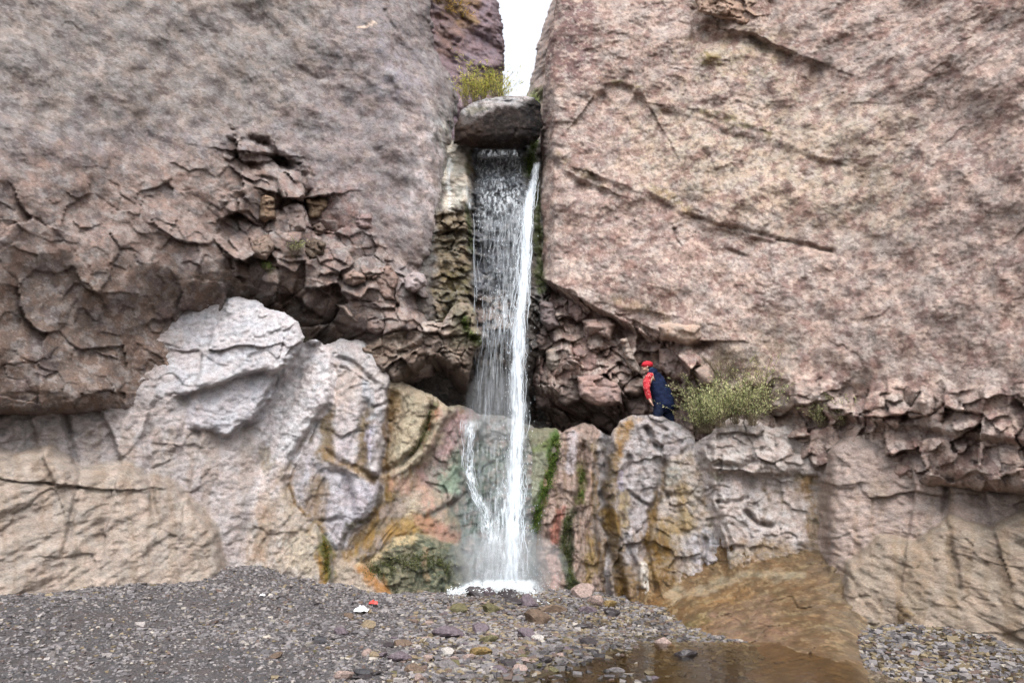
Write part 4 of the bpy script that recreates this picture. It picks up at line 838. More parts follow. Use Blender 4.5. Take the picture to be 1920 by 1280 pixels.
# ------------------------------------------------------------------ gravel and stones
def stones_mesh(name, pos, size, cols, flat=0.6, seed=1):
    """many small angular stones in one mesh (each a jittered box of 8 corners)"""
    r = np.random.default_rng(seed)
    n = len(pos)
    cube = np.array([[x, y, z] for x in (-1, 1) for y in (-1, 1) for z in (-1, 1)], float) * 0.5
    quads = np.array([[0, 1, 3, 2], [4, 6, 7, 5], [0, 4, 5, 1], [2, 3, 7, 6], [0, 2, 6, 4], [1, 5, 7, 3]])
    V = np.broadcast_to(cube, (n, 8, 3)) + r.uniform(-0.26, 0.26, (n, 8, 3))
    V = V * np.stack([r.uniform(0.7, 1.5, n), r.uniform(0.6, 1.1, n), r.uniform(0.4, 0.9, n) * flat * 1.5], -1)[:, None, :] * size[:, None, None]
    a = r.uniform(0, 6.283, n); t = r.normal(0, 0.35, n)
    ca, sa, ct, st = np.cos(a), np.sin(a), np.cos(t), np.sin(t)
    x, y, z = V[..., 0], V[..., 1], V[..., 2]
    y, z = y * ct[:, None] - z * st[:, None], y * st[:, None] + z * ct[:, None]
    x, y = x * ca[:, None] - y * sa[:, None], x * sa[:, None] + y * ca[:, None]
    V = np.stack([x, y, z], -1) + pos[:, None, :]
    F = (quads[None] + (np.arange(n) * 8)[:, None, None]).reshape(-1, 4)
    return mesh_np(name, V.reshape(-1, 3), F, False, np.repeat(cols, 8, 0), np.full(n * 8, 0.25))
M_STONE = rock_mat('stones', 0.25, 0.4, 0.25, 3.0)
M_PEB = plain_mat('pebbles', (0.2, 0.2, 0.2), 0.7, 0.25, 60, attr=True)
def on_ground(n, r, ylo=6.8, yhi=16.4):
    y = np.sqrt(r.uniform(ylo ** 2, yhi ** 2, n)) * 1.0
    x = r.uniform(-1, 1, n) * (y * 0.80 + 0.3)
    return x, y
def stone_cols(x, y, n, r):
    t = r.random(n)
    pal = np.array([LIN(132, 127, 128), LIN(110, 105, 107), LIN(148, 141, 138), LIN(136, 122, 98), LIN(84, 78, 78), LIN(168, 160, 150), LIN(112, 94, 86)])
    wL = np.array([0.33, 0.27, 0.2, 0.04, 0.1, 0.03, 0.03]); wR = np.array([0.2, 0.14, 0.14, 0.24, 0.1, 0.06, 0.12])
    k = sstep(-2.5, 0.3, x)[:, None]
    cw = np.cumsum(wL * (1 - k) + wR * k, 1)
    i = (t[:, None] > cw / cw[:, -1:]).sum(1)
    return pal[np.clip(i, 0, 6)] * r.uniform(0.75, 1.25, (n, 1))
r_ = np.random.default_rng(21)
n = 62000
x, y = on_ground(n, r_)
k = fbm(x * 0.7, y * 0.7, 0, 3, 31)
size = np.exp(r_.normal(math.log(0.026), 0.42, n)) * (1 + 0.7 * sstep(-2.5, 0.5, x)) * (1 + 0.6 * k)
size *= np.interp(y, [7, 16], [0.8, 1.25]) * (1 + 0.7 * np.exp(-((x - 0.2) / 1.6) ** 2) * r_.random(n))
size = np.minimum(size, 0.085)
uu, vv = proj(x, y, gz(x, y))
ok = r_.random(n) < 1 - 0.85 * sstep(-8, 14, sdf(uu, vv, POOL) + 30 * k)
ok &= (frontA(uu, vv) > y - 0.1)
x, y, size = x[ok], y[ok], size[ok]
pos = np.stack([x, y, gz(x, y) + size * 0.12], -1)
uu, vv = proj(x, y, pos[:, 2])
damp = 1 - 0.42 * sstep(-60, 5, sdf(uu, vv, POOL) + 40 * fbm(x, y, 0, 3, 41)) - 0.25 * np.exp(-((uu - 960) / 130) ** 2 - ((vv - 1120) / 40) ** 2)   # stones wetted by the stream and the splash
link('gravel', stones_mesh('gravel', pos, size, stone_cols(x, y, len(x), r_) * damp[:, None], 0.6, 3), M_PEB, kind='stuff', label='grey and tan loose gravel spread over the ground', cat='gravel')

# loose rocks one can pick out: a few shared shapes, angular and flattish
import bmesh
def rock_shape(seed, sub=3):
    r = random.Random(seed)
    bm = bmesh.new()
    bmesh.ops.create_icosphere(bm, subdivisions=sub, radius=1.0)
    planes = []
    for i in range(10):
        d = Vector((r.gauss(0, 1), r.gauss(0, 1), r.gauss(0, 1))).normalized()
        planes.append((d, r.uniform(0.42, 0.8)))
    for v in bm.verts:
        d = v.co.normalized(); t = 1.0
        for nn, h in planes:
            c = d.dot(nn)
            if c > 0.05: t = min(t, h / c)
        t += 0.03 * float(pn(d.x * 3, d.y * 3, d.z * 3, seed))
        v.co = Vector((d.x * t * 0.8, d.y * t * 0.62, d.z * t * 0.55))
    me = bpy.data.meshes.new('rock'); bm.to_mesh(me); bm.free()
    for p in me.polygons: p.use_smooth = False
    return me
SHAPES = [rock_shape(s) for s in range(40, 49)]
def stone_obj_mat(name, c, rough=0.75):
    m = plain_mat(name, c, rough, 0.45, 9, bump=0.6)
    return m
RC = {'grey': stone_obj_mat('rock grey', LIN(112, 106, 106)), 'dark': stone_obj_mat('rock dark wet', LIN(62, 56, 58), 0.4), 'purple': stone_obj_mat('rock purple', LIN(104, 92, 98)), 'tan': stone_obj_mat('rock tan', LIN(132, 116, 94)),
      'brown': stone_obj_mat('rock brown', LIN(108, 90, 76)), 'pink': stone_obj_mat('rock pink', LIN(154, 134, 126)), 'ochre': stone_obj_mat('rock ochre', LIN(128, 106, 66)), 'pale': stone_obj_mat('rock pale', LIN(180, 174, 168)), 'olive': stone_obj_mat('rock olive', LIN(98, 92, 64)), 'black': stone_obj_mat('rock black', LIN(44, 42, 46), 0.35)}
def ground_hit(u, v):
    lo, hi = 4.0, 17.5
    for _ in range(16):                                  # walk outward until the line of sight meets the ground
        mid = (lo + hi) / 2
        p = PV(u, v, mid)
        if p.z > float(gz(p.x, p.y)): lo = mid
        else: hi = mid
    return lo
def rock(u, v, wpx, hpx, c, label, group=None, rz=None, tilt=0.0, sh=None, Y=None):
    """a loose rock with its foot at pixel (u, v), wpx wide and hpx high in the photograph"""
    Y = Y or ground_hit(u, v)
    p = PV(u, v, Y)
    s = Y / FPX * 1.0
    me = SHAPES[(sh if sh is not None else random.randrange(len(SHAPES)))]
    key = me.name + c
    if key not in bpy.data.meshes:
        m2 = me.copy(); m2.name = key; m2.materials.clear(); m2.materials.append(RC[c])
    o = bpy.data.objects.new('rock', bpy.data.meshes[key])
    C.objects.link(o)
    W, H = wpx * s, hpx * s
    o.scale = (W / 1.25, W / 1.35 * 0.9, H / 0.85)
    o.location = (p.x, p.y + W * 0.2, p.z + H * 0.26)
    o.rotation_euler = (random.uniform(-.2, .2), tilt, rz if rz is not None else random.uniform(-0.5, 0.5))
    return tag(o, label, 'rock', group)
rock(1285, 1240, 46, 22, 'dark', 'flat dark wet rock in the foreground near the ochre apron', rz=0.1, sh=1)
rock(1246, 1218, 34, 26, 'pink', 'pale pinkish rock just behind the flat dark wet rock')
rock(836, 1196, 54, 28, 'purple', 'purplish rock resting in the gravel below the left veil of water', sh=2)
rock(1008, 1172, 56, 30, 'brown', 'broad brown rock with a dark shadow underneath in the wet gravel', sh=3)
rock(952, 1122, 46, 22, 'dark', 'dark wet rock in the white splash right under the fall', sh=4)
rock(890, 1120, 34, 24, 'dark', 'dark rock at the left end of the white splash', sh=5)
rock(918, 1118, 26, 24, 'purple', 'small purplish rock between the two dark rocks in the splash')
rock(995, 1140, 32, 28, 'purple', 'wet purple rock at the right end of the splash', sh=6)
rock(962, 1136, 30, 20, 'dark', 'low dark rock just in front of the splash')
rock(1095, 1122, 44, 28, 'pink', 'angular pinkish rock at the foot of the ribbed outcrop', tilt=-0.25, sh=7)
rock(1123, 1112, 22, 28, 'purple', 'upright purple stone standing beside the angular pinkish rock', sh=0)
rock(1118, 1136, 30, 26, 'pink', 'leaning pink stone in front of the upright purple stone', tilt=0.5)
rock(1105, 1150, 36, 20, 'purple', 'low lilac rock between the pink stones and the gravel')
rock(1148, 1156, 36, 16, 'dark', 'low black-brown rock at the corner of the ochre slab')
rock(1140, 1140, 30, 16, 'ochre', 'ochre stained rock in the dark corner below the ribs')
rock(1040, 1150, 60, 22, 'brown', 'rusty brown flat rock right of the splash', sh=8)
rock(700, 1234, 22, 12, 'tan', 'small tan rock in the gravel left of the stream', sh=3)
rock(745, 1240, 40, 22, 'purple', 'mauve rock with a dark edge in the foreground gravel', sh=2)
rock(690, 1178, 34, 18, 'tan', 'tan rock below the scrap of white litter', sh=4)
rock(640, 1190, 26, 16, 'purple', 'lilac grey rock between the jet black rock and the tan one', sh=6)
rock(596, 1206, 24, 15, 'black', 'small jet black rock on the grey gravel', sh=5)
rock(676, 1268, 28, 16, 'black', 'small black wet rock at the bottom edge of the gravel')
rock(636, 1276, 36, 18, 'pink', 'brownish pink rock at the bottom edge')
rock(895, 1232, 44, 20, 'ochre', 'ochre flat rock in the middle of the foreground', sh=1)
rock(900, 1188, 32, 20, 'purple', 'deep purple stone in the middle of the rocky gravel', sh=7)
rock(914, 1208, 34, 18, 'olive', 'olive stained stone below the deep purple one')
rock(985, 1196, 26, 22, 'purple', 'mauve stone below the broad brown rock')
rock(1008, 1202, 24, 12, 'pale', 'small pale slab of stone among the wet rocks')
rock(1020, 1246, 28, 16, 'dark', 'dark stone at the edge of the brown wet ground')
rock(1036, 1226, 40, 18, 'grey', 'light grey stone at the edge of the brown wet ground')
rock(1104, 1210, 34, 14, 'dark', 'low dark stone on the wet brown ground')
rock(1072, 1222, 22, 12, 'black', 'small black stone on the wet brown ground')
rock(1090, 1180, 36, 14, 'dark', 'dark flat stone right of the wet gravel')
rock(860, 1150, 40, 18, 'olive', 'mossy olive stone in the gravel before the splash')
rock(920, 1150, 36, 20, 'olive', 'yellowish olive stone in front of the dark splash rock')
rock(838, 1228, 24, 14, 'pale', 'pale grey stone in the left foreground gravel')
rock(1160, 1262, 30, 14, 'grey', 'grey stone sunk in the brown foreground mound')
rock(845, 1258, 44, 20, 'grey', 'bluish grey rock at the bottom of the gravel')
rock(780, 1262, 34, 18, 'brown', 'reddish brown rock at the bottom of the gravel')
rock(940, 1262, 30, 14, 'purple', 'purple stone at the bottom edge of the rocky ground')
# the many alike ones
r2 = random.Random(5)
cnt = 0
while cnt < 210:
    u, v = r2.gauss(930, 190), r2.uniform(1128, 1276)
    if not (500 < u < 1430): continue
    if u > 1150 and v < 1225: continue
    Y = ground_hit(u, v)
    if Y > 16.2 or front(u, v) < Y: continue
    c = r2.choice(['grey', 'purple', 'tan', 'brown', 'grey', 'olive', 'purple', 'pink', 'dark', 'tan'])
    wv_ = (6 + 16 * r2.random() ** 1.8) * (12.5 / Y)
    rock(u, v, wv_, wv_ * r2.uniform(0.3, 0.55), c, {'grey': 'small loose grey stone among the wet gravel', 'purple': 'small loose mauve stone among the wet gravel', 'tan': 'small loose tan stone among the wet gravel', 'brown': 'small loose brown stone among the wet gravel',
         'olive': 'small loose olive stone among the wet gravel', 'pink': 'small loose pinkish stone among the wet gravel', 'dark': 'small loose dark stone among the wet gravel'}[c], {'grey': 'small grey stones', 'purple': 'small mauve stones', 'tan': 'small tan stones', 'brown': 'small brown stones', 'olive': 'small olive stones', 'pink': 'small pinkish stones', 'dark': 'small dark stones'}[c], rz=r2.uniform(-1.5, 1.5))
    cnt += 1

# ------------------------------------------------------------------ the falling water
M_W1 = water_mat('white water', 0.62)
M_W2 = water_mat('thin water', 0.36, (0.80, 0.87, 0.94))
M_FOAM = water_mat('foam', 0.85, (0.9, 0.93, 0.95))
rw = np.random.default_rng(77)
def tubes(name, cu, cv, cy, rad, mat, parent, xyz=None, **kw):
    """threads of water: centre lines in (n, K) arrays, three-sided, tapering at both ends"""
    x, y, z = unproj(cu, cv, cy)
    P = np.stack([x, y, z], -1)
    n, K = cu.shape
    ph = rw.uniform(0, 6.28, (n, 1))
    rings = []
    for j in range(3):
        a = ph + j * 2.0944
        rings.append(P + np.stack([np.cos(a) * rad, np.sin(a) * rad, 0 * rad], -1))
    V = np.stack(rings, 2).reshape(-1, 3)                # n, K, 3
    base = (np.arange(n) * K * 3)[:, None, None] + (np.arange(K - 1) * 3)[None, :, None]
    j = np.arange(3)[None, None, :]; j2 = (j + 1) % 3
    F = np.stack([base + j, base + j2, base + 3 + j2, base + 3 + j], -1).reshape(-1, 4)
    return link(name, mesh_np(name, V, F, True), mat, parent, **kw)
def stream(name, nodes, n, lmin, lmax, wmin, wmax, mat, parent, off=0.06, K=9, mid=0.5, spread=0.25, wob=2.0, free=None, vr=None, power=1.0, uniform=False):
    """nodes: (v, left u, right u); free: distances for water that falls clear of the rock"""
    nd = np.array(nodes, float)
    v0, v1 = vr or (nd[0, 0], nd[-1, 0])
    L = rw.uniform(0, 1, n) ** power * (lmax - lmin) + lmin
    st = rw.uniform(v0 - L * 0.3, v1 - L * 0.5)
    t = np.linspace(0, 1, K)[None]
    cv = np.clip(st[:, None] + L[:, None] * t, v0, v1 + 6)
    s = rw.uniform(0, 1, n) if uniform else np.clip(rw.normal(mid, spread, n), 0, 1)
    l = np.interp(cv, nd[:, 0], nd[:, 1]); r = np.interp(cv, nd[:, 0], nd[:, 2])
    cu = l + (r - l) * s[:, None] + wob * pn(cv * 0.03, s[:, None] * 40, 0, 9) + wob * 0.6 * pn(cv * 0.11, s[:, None] * 90, 0, 10)
    y = frontA(cu.ravel(), cv.ravel()).reshape(cu.shape)
    y = np.minimum.accumulate(y, 1) if free is None else y
    cy = y - off - rw.uniform(0, 0.05, (n, 1))
    if free is not None:
        f = np.array(free, float)
        cy = np.minimum(cy, np.interp(cv, f[:, 0], f[:, 1]) + rw.normal(0, 0.09, (n, 1)))
    cy = (cy[:, [0]] * (1 - t) + cy[:, [-1]] * t) * 0.15 + cy * 0.85
    rad = rw.uniform(wmin, wmax, (n, 1)) * 0.5 * cy / FPX * np.clip(np.sin(np.pi * (0.04 + 0.92 * t)) ** 0.6, 0.08, 1)
    return tubes(name, cu, cv, cy, rad, mat, parent)
def drops(name, u, v, cy, sz, mat, parent, stretch=1.6, **kw):
    x, y, z = unproj(u, v, cy)
    P = np.stack([x, y, z], -1); n = len(P)
    o = np.array([[1, 0, 0], [-1, 0, 0], [0, 1, 0], [0, -1, 0], [0, 0, stretch], [0, 0, -stretch]], float)
    f = np.array([[0, 2, 4], [2, 1, 4], [1, 3, 4], [3, 0, 4], [2, 0, 5], [1, 2, 5], [3, 1, 5], [0, 3, 5]])
    V = P[:, None] + o[None] * (sz * cy / FPX)[:, None, None]
    F = (f[None] + (np.arange(n) * 6)[:, None, None]).reshape(-1, 3)
    return link(name, mesh_np(name, V.reshape(-1, 3), F, True), mat, parent, **kw)
def sheet_mat(name, strength, sx, sz, lo, hi, off):
    """a torn film of white water: clear where it is torn, the edges thin out"""
    m = water_mat(name, 0.5)
    nt = m.node_tree; L = nt.links.new
    mix = [q for q in nt.nodes if q.type == 'MIX_SHADER' and q.inputs[1].links and q.inputs[1].links[0].from_node.type == 'BSDF_TRANSPARENT'][0]
    tc = N(nt, 'ShaderNodeTexCoord'); mp = N(nt, 'ShaderNodeMapping'); mp.inputs['Scale'].default_value = (sx, sx * 0.3, sz); mp.inputs['Location'].default_value = (off, off * 2, off * 3)
    nz = N(nt, 'ShaderNodeTexNoise', Scale=1.0, Detail=6.0, Roughness=0.62, Distortion=0.25)
    L(tc.outputs['Object'], mp.inputs[0]); L(mp.outputs[0], nz.inputs['Vector'])
    rg = N(nt, 'ShaderNodeMapRange'); rg.inputs[1].default_value = lo; rg.inputs[2].default_value = hi; rg.inputs[4].default_value = strength
    L(nz.outputs[0], rg.inputs[0])
    at = N(nt, 'ShaderNodeAttribute', attribute_name='Col')
    mu = N(nt, 'ShaderNodeMath', operation='MULTIPLY'); L(rg.outputs[0], mu.inputs[0]); L(at.outputs['Alpha'], mu.inputs[1]); L(mu.outputs[0], mix.inputs[0])
    return m
def sheet(name, nodes, mat, parent, free=None, off=0.06, bulge=0.12, endfade=(20, 20), edge=0.35):
    nd_ = np.array(nodes, float)
    vs_ = np.arange(nd_[0, 0], nd_[-1, 0] + 1, 5.0); ss = np.linspace(0, 1, 15)
    sg, vg = np.meshgrid(ss, vs_)
    ug = np.interp(vg, nd_[:, 0], nd_[:, 1]) * (1 - sg) + np.interp(vg, nd_[:, 0], nd_[:, 2]) * sg + 4.0 * pn(vg * 0.035, sg * 1.5, 0, 31) + 2.0 * pn(vg * 0.13, sg * 3, 0, 35)
    if free is not None:
        f = np.array(free, float); yg = np.interp(vg, f[:, 0], f[:, 1])
        yg = np.minimum(yg, frontA(ug, vg) - off)
    else:
        yg = frontA(ug, vg)
        k = np.ones(7) / 7
        pad = np.pad(yg, ((3, 3), (0, 0)), mode='edge'); yg = np.stack([pad[i:i + len(vs_)] for i in range(7)]).min(0) - off
    yg = yg - bulge * (1 - (2 * sg - 1) ** 2) + 0.04 * pn(vg * 0.06, sg * 4, 0, 33)
    x, y_, z = unproj(ug, vg, yg)
    fade = sstep(0, edge, np.minimum(sg, 1 - sg)) * sstep(0, endfade[0], vg - vs_[0]) * sstep(0, endfade[1], vs_[-1] - vg)
    return link(name, grid_mesh(name, x, y_, z, np.ones(x.shape + (3,)), fade), mat, parent)
fall = empty('waterfall', PV(960, 1105, 16.4), label='tall white waterfall dropping from the slot to the gravel', cat='waterfall')
MAIN = [(304, 1000, 1013), (340, 990, 1010), (380, 976, 1004), (420, 968, 1001), (500, 964, 998), (600, 957, 991), (700, 950, 988), (800, 950, 991), (900, 943, 986), (1000, 936, 985), (1104, 925, 996)]
FREE = [(304, 19.0), (420, 18.0), (600, 17.6), (800, 17.35), (900, 17.2), (1000, 16.95), (1104, 16.45)]
FR1 = [(a, b - 0.08) for a, b in FREE]
CORE = [(304, 1003, 1012), (340, 994, 1008), (380, 982, 1001), (420, 979, 1000), (500, 974, 995), (600, 964, 986), (700, 956, 983), (800, 957, 984), (900, 952, 980), (1000, 946, 976), (1104, 938, 980)]
S1 = [sheet_mat('white sheet', 0.92, 15, 1.3, 0.34, 0.66, o) for o in (0.0, 7.3)]
S2 = sheet_mat('torn sheet', 0.6, 20, 1.5, 0.42, 0.70, 3.1)
S3 = sheet_mat('thin film', 0.36, 20, 1.5, 0.42, 0.74, 5.7)
S4 = sheet_mat('broken film', 0.85, 13, 6, 0.42, 0.68, 9.2)
WIDE = [(a, l - 6, r + 5) for a, l, r in CORE]
sheet('core_sheet', [(a, l - 1, r + 1) for a, l, r in CORE], S1[0], fall, FR1, bulge=0.10, endfade=(8, 4))
sheet('core_sheet', [(a, l - 3, r + 2) for a, l, r in CORE], S1[1], fall, FREE, bulge=0.05, endfade=(8, 4))
sheet('outer_sheet', [(340, 985, 1011), (420, 960, 1003), (600, 948, 993), (800, 942, 995), (1000, 926, 995), (1106, 912, 1004)], S2, fall, [(a, b + 0.06) for a, b in FREE], bulge=0.1, endfade=(20, 4))
sheet('foot_fan', [(880, 915, 995), (1000, 888, 1008), (1108, 858, 1022)], S2, fall, FREE, bulge=0.2, endfade=(70, 3))
sheet('inner_sheet', [(385, 945, 988), (460, 940, 980), (560, 936, 972), (650, 932, 966)], S2, fall, None, off=0.08, endfade=(30, 40))
sheet('chute_sheet', [(278, 890, 985), (340, 888, 992), (400, 890, 984), (450, 905, 974)], S4, fall, None, off=0.04, bulge=0.0, endfade=(4, 70), edge=0.2)
sheet('upper_film', [(380, 886, 985), (500, 898, 970), (660, 900, 962)], S3, fall, None, off=0.06, endfade=(30, 40), edge=0.35)
sheet('cave_film', [(590, 896, 960), (700, 886, 957), (795, 874, 960)], S3, fall, [(590, 17.95), (795, 17.75)], endfade=(40, 20), edge=0.3)
sheet('mound_film', [(784, 862, 985), (850, 858, 992), (950, 852, 1000), (1106, 850, 1006)], S3, fall, None, off=0.06, bulge=0.0, endfade=(10, 4), edge=0.25)
SIDE = [(786, 862, 900), (830, 866, 892), (880, 866, 890), (920, 876, 902), (960, 893, 927), (1010, 903, 945), (1106, 896, 962)]
sheet('side_sheet', SIDE, S2, fall, None, off=0.10, bulge=0.03, endfade=(10, 4))
sheet('side_sheet', [(a, l + 3, r - 3) for a, l, r in SIDE], S4, fall, None, off=0.13, bulge=0.03, endfade=(10, 120))
sheet('left_film', [(286, 838, 848), (340, 837, 847), (394, 840, 848)], S2, fall, None, off=0.03, bulge=0.0)
sheet('left_film', [(340, 862, 884), (375, 868, 890), (396, 876, 896)], S2, fall, None, off=0.04, bulge=0.0, endfade=(12, 6))
stream('stream_threads', MAIN, 220, 14, 90, 0.7, 2.0, M_W1, fall, mid=0.58, spread=0.24, wob=6, free=FREE, power=1.5)
stream('veil_threads', [(380, 890, 985), (460, 890, 974), (560, 892, 966), (640, 894, 960)], 90, 10, 60, 0.5, 1.3, M_W2, fall, off=0.1, mid=0.7, spread=0.35, wob=5)
stream('side_thread', [(400, 884, 890), (470, 887, 891), (580, 888, 892)], 9, 30, 90, 0.5, 1.2, M_W2, fall, off=0.2)
stream('cave_threads', [(600, 900, 960), (680, 890, 955), (740, 882, 955), (790, 876, 958)], 80, 14, 60, 0.4, 1.0, M_W2, fall, uniform=True, free=[(600, 17.9), (790, 17.75)])
stream('side_threads', SIDE, 90, 6, 36, 0.6, 1.6, M_W1, fall, off=0.12, wob=6)
nd = 900
dv = rw.uniform(320, 1100, nd); du = np.interp(dv, [m_[0] for m_ in MAIN], [(m_[1] + m_[2]) / 2 for m_ in MAIN]) + rw.normal(0, 1, nd) * np.interp(dv, [320, 600, 1100], [6, 12, 24])
drops('spray_drops', du, dv, np.minimum(frontA(du, dv) - 0.05, np.interp(dv, [f_[0] for f_ in FREE], [f_[1] for f_ in FREE])) + rw.normal(0, .05, nd), rw.uniform(0.3, 0.8, nd), M_W1, fall, 2.6)
ng = 350
gv_ = rw.uniform(278, 640, ng); gu_ = rw.uniform(890, 978, ng)
drops('glints', gu_, gv_, frontA(gu_, gv_) - 0.03, rw.uniform(0.4, 1.3, ng), M_W1, fall, 1.8)
# splash: foam in the gravel and drops thrown up
nf = 8000
fu = np.concatenate([rw.normal(955, 30, nf // 2), rw.uniform(838, 1010, nf // 2)]); fv = np.interp(fu, [830, 880, 930, 970, 1000, 1015], [1116, 1107, 1104, 1105, 1114, 1130]) + rw.normal(1.5, 4.5, nf)
fy = np.array([ground_hit(a, b) for a, b in zip(fu[::8], fv[::8])]); fy = np.interp(np.arange(nf), np.arange(0, nf, 8), fy)
fy = np.minimum(fy, frontA(fu, fv)) - rw.uniform(0.0, 0.12, nf)
drops('foam', fu, fv - rw.exponential(1.5, nf), fy, rw.uniform(0.5, 1.8, nf), M_FOAM, fall, 0.7)
ns = 1500
su = rw.normal(958, 36, ns); sv = 1108 - rw.exponential(22, ns)
drops('splash', su, sv, np.minimum(frontA(su, sv) - 0.05, 16.35) + rw.normal(0, 0.1, ns), rw.uniform(0.25, 0.8, ns), M_W1, fall, 1.5)
sheet('foam_skirt', [(1084, 880, 1012), (1104, 846, 1020), (1120, 830, 1028)], sheet_mat('foam skirt', 1.0, 9, 9, 0.34, 0.5, 1.0), fall, [(1084, 16.2), (1104, 15.9), (1120, 15.4)], bulge=0.0, endfade=(8, 4), edge=0.2)
# spray hanging in the air at the foot
def mist(u, v, Y, rx, ry, rz, dens, label):
    bm = bmesh.new(); bmesh.ops.create_icosphere(bm, subdivisions=3, radius=1.0)
    for q in bm.verts: q.co = Vector((q.co.x * rx, q.co.y * ry, q.co.z * rz))
    me = bpy.data.meshes.new('mist'); bm.to_mesh(me); bm.free()
    m = bpy.data.materials.new('mist'); m.use_nodes = True
    nt = m.node_tree; nt.nodes.clear()
    o = nt.nodes.new('ShaderNodeOutputMaterial'); pv = nt.nodes.new('ShaderNodeVolumePrincipled')
    pv.inputs['Color'].default_value = (0.95, 0.97, 1, 1); pv.inputs['Density'].default_value = dens
    nt.links.new(pv.outputs[0], o.inputs['Volume'])
    return link('mist', me, m, None, PV(u, v, Y), kind='stuff', label=label, cat='mist')
mist(945, 1064, 16.25, 1.5, 0.6, 0.9, 0.45, 'white spray hanging where the fall hits the gravel')
mist(925, 760, 17.4, 0.75, 0.4, 1.1, 0.22, 'thin spray drifting in front of the cave beside the fall')

# ------------------------------------------------------------------ plants
M_LEAF = plain_mat('leaves', (0.1, 0.12, 0.04), 0.6, 0.3, 8, attr=True, transl=0.45)
M_TWIG = plain_mat('twigs', (0.12, 0.095, 0.06), 0.8)
M_MOSS = plain_mat('moss', (0.06, 0.1, 0.02), 0.85, 0.4, 14, attr=True, transl=0.2)
def leaves_mesh(name, P, D, size, cols, rr, wid=0.35):
    """leaf blades: two triangles bent along the middle, at P pointing along D"""
    n = len(P)
    D = D / np.linalg.norm(D, axis=1, keepdims=True)
    S = np.cross(D, rr.normal(0, 1, (n, 3))); S /= np.linalg.norm(S, axis=1, keepdims=True)
    U = np.cross(S, D)
    s = size[:, None]
    V = np.stack([P, P + D * s * 0.5 + S * s * wid * 0.5 + U * s * 0.06, P + D * s, P + D * s * 0.5 - S * s * wid * 0.5 + U * s * 0.06], 1)
    F = (np.array([[0, 1, 2], [0, 2, 3]])[None] + (np.arange(n) * 4)[:, None, None]).reshape(-1, 3)
    return mesh_np(name, V.reshape(-1, 3), F, True, np.repeat(cols, 4, 0))
def twig_mesh(name, lines, rad):
    V, F = [], []
    for pts, r in zip(lines, rad):
        b = len(V); K = len(pts)
        for i, p in enumerate(pts):
            q = r * (1 - 0.75 * i / (K - 1))
            for j in range(3):
                a = j * 2.0944
                V.append((p[0] + q * math.cos(a), p[1] + q * math.sin(a), p[2]))
        for i in range(K - 1):
            for j in range(3):
                F.append((b + i * 3 + j, b + i * 3 + (j + 1) % 3, b + i * 3 + 3 + (j + 1) % 3, b + i * 3 + 3 + j))
    return mesh_np(name, np.array(V), np.array(F))
def shrub(label, roots, nst, h, lean_out, leaf, pal, nleaf, seed, up=1.0, group=None, name='shrub', wid=0.3, cat='shrub', curl=0.25):
    """stems springing from several roots on a ledge, with small leaves along the upper two thirds"""
    rr = np.random.default_rng(seed)
    roots = [np.array(q) for q in roots]
    o = empty(name, Vector(np.mean(roots, 0).tolist()), label=label, cat=cat, group=group)
    lines, rads, LP, LD, LS = [], [], [], [], []
    for i in range(nst):
        b = roots[rr.integers(len(roots))] + rr.normal(0, 0.05, 3) * np.array([1, 1, 0.2])
        hh = h * rr.uniform(0.55, 1.1)
        d = np.array([rr.normal(0, lean_out), rr.normal(-0.05, lean_out * 0.6), up]); d /= np.linalg.norm(d)
        c = rr.normal(0, curl, 3) * np.array([1, 1, 0.3])
        ts = np.linspace(0, 1, 7)
        pts = [b + d * hh * t + c * hh * t * t - np.array([0, 0, 0.12]) * hh * t ** 3 for t in ts]
        lines.append(pts); rads.append(0.006 + 0.008 * rr.random() ** 3)
        for _ in range(nleaf):
            t = rr.uniform(0.25, 1.0); k = min(int(t * 6), 5); f = t * 6 - k
            p = pts[k] * (1 - f) + pts[k + 1] * f
            dd = pts[k + 1] - pts[k]; dd = dd / np.linalg.norm(dd)
            LP.append(p + rr.normal(0, 0.018, 3)); LD.append(dd * 0.7 + rr.normal(0, 0.6, 3)); LS.append(leaf * rr.uniform(0.6, 1.3))
    LP, LD, LS = np.array(LP), np.array(LD), np.array(LS)
    pal = np.array(pal)
    cols = pal[rr.integers(0, len(pal), len(LP))] * rr.uniform(0.7, 1.3, (len(LP), 1))
    link('stems', twig_mesh('stems', lines, rads), M_TWIG, o)
    link('foliage', leaves_mesh('foliage', LP, LD, LS, cols, rr, wid), M_LEAF, o)
    return o
LF = lambda a, b, c: LIN(a, b, c) * 2.1
YG = [LF(168, 172, 122), LF(146, 152, 106), LF(190, 188, 146), LF(116, 126, 86), LF(172, 164, 130), LF(96, 108, 70)]
def roots_at(px, off=0.3):
    return [tuple(PV(u, v, front(u, v) - off)) for u, v in px]
shrub('yellow-green feathery shrub on the ledge beside the person', roots_at([(1316, 812), (1330, 812), (1350, 800), (1380, 794), (1410, 797), (1370, 780), (1330, 790), (1400, 770)], 0.3), 340, 1.35, 0.38, 0.06, YG, 40, 3, curl=0.2)
shrub('tall pale shrub rising behind the feathery one against the cliff', roots_at([(1390, 770), (1415, 766), (1436, 760)], 0.2), 120, 1.35, 0.3, 0.045, [LF(170, 170, 120), LF(150, 152, 104), LF(184, 178, 134)], 22, 4)
shrub('sparse low shrub farther along the ledge below the beige cliff', roots_at([(1540, 800), (1580, 796)], 0.3), 60, 0.7, 0.45, 0.05, YG, 22, 5)
shrub('thin dry greyish bush with bare twigs high on the ledge above the shrub', roots_at([(1352, 712), (1372, 708), (1340, 720)], 0.1), 60, 0.85, 0.3, 0.03, [LF(160, 152, 120), LF(140, 136, 100)], 9, 6)
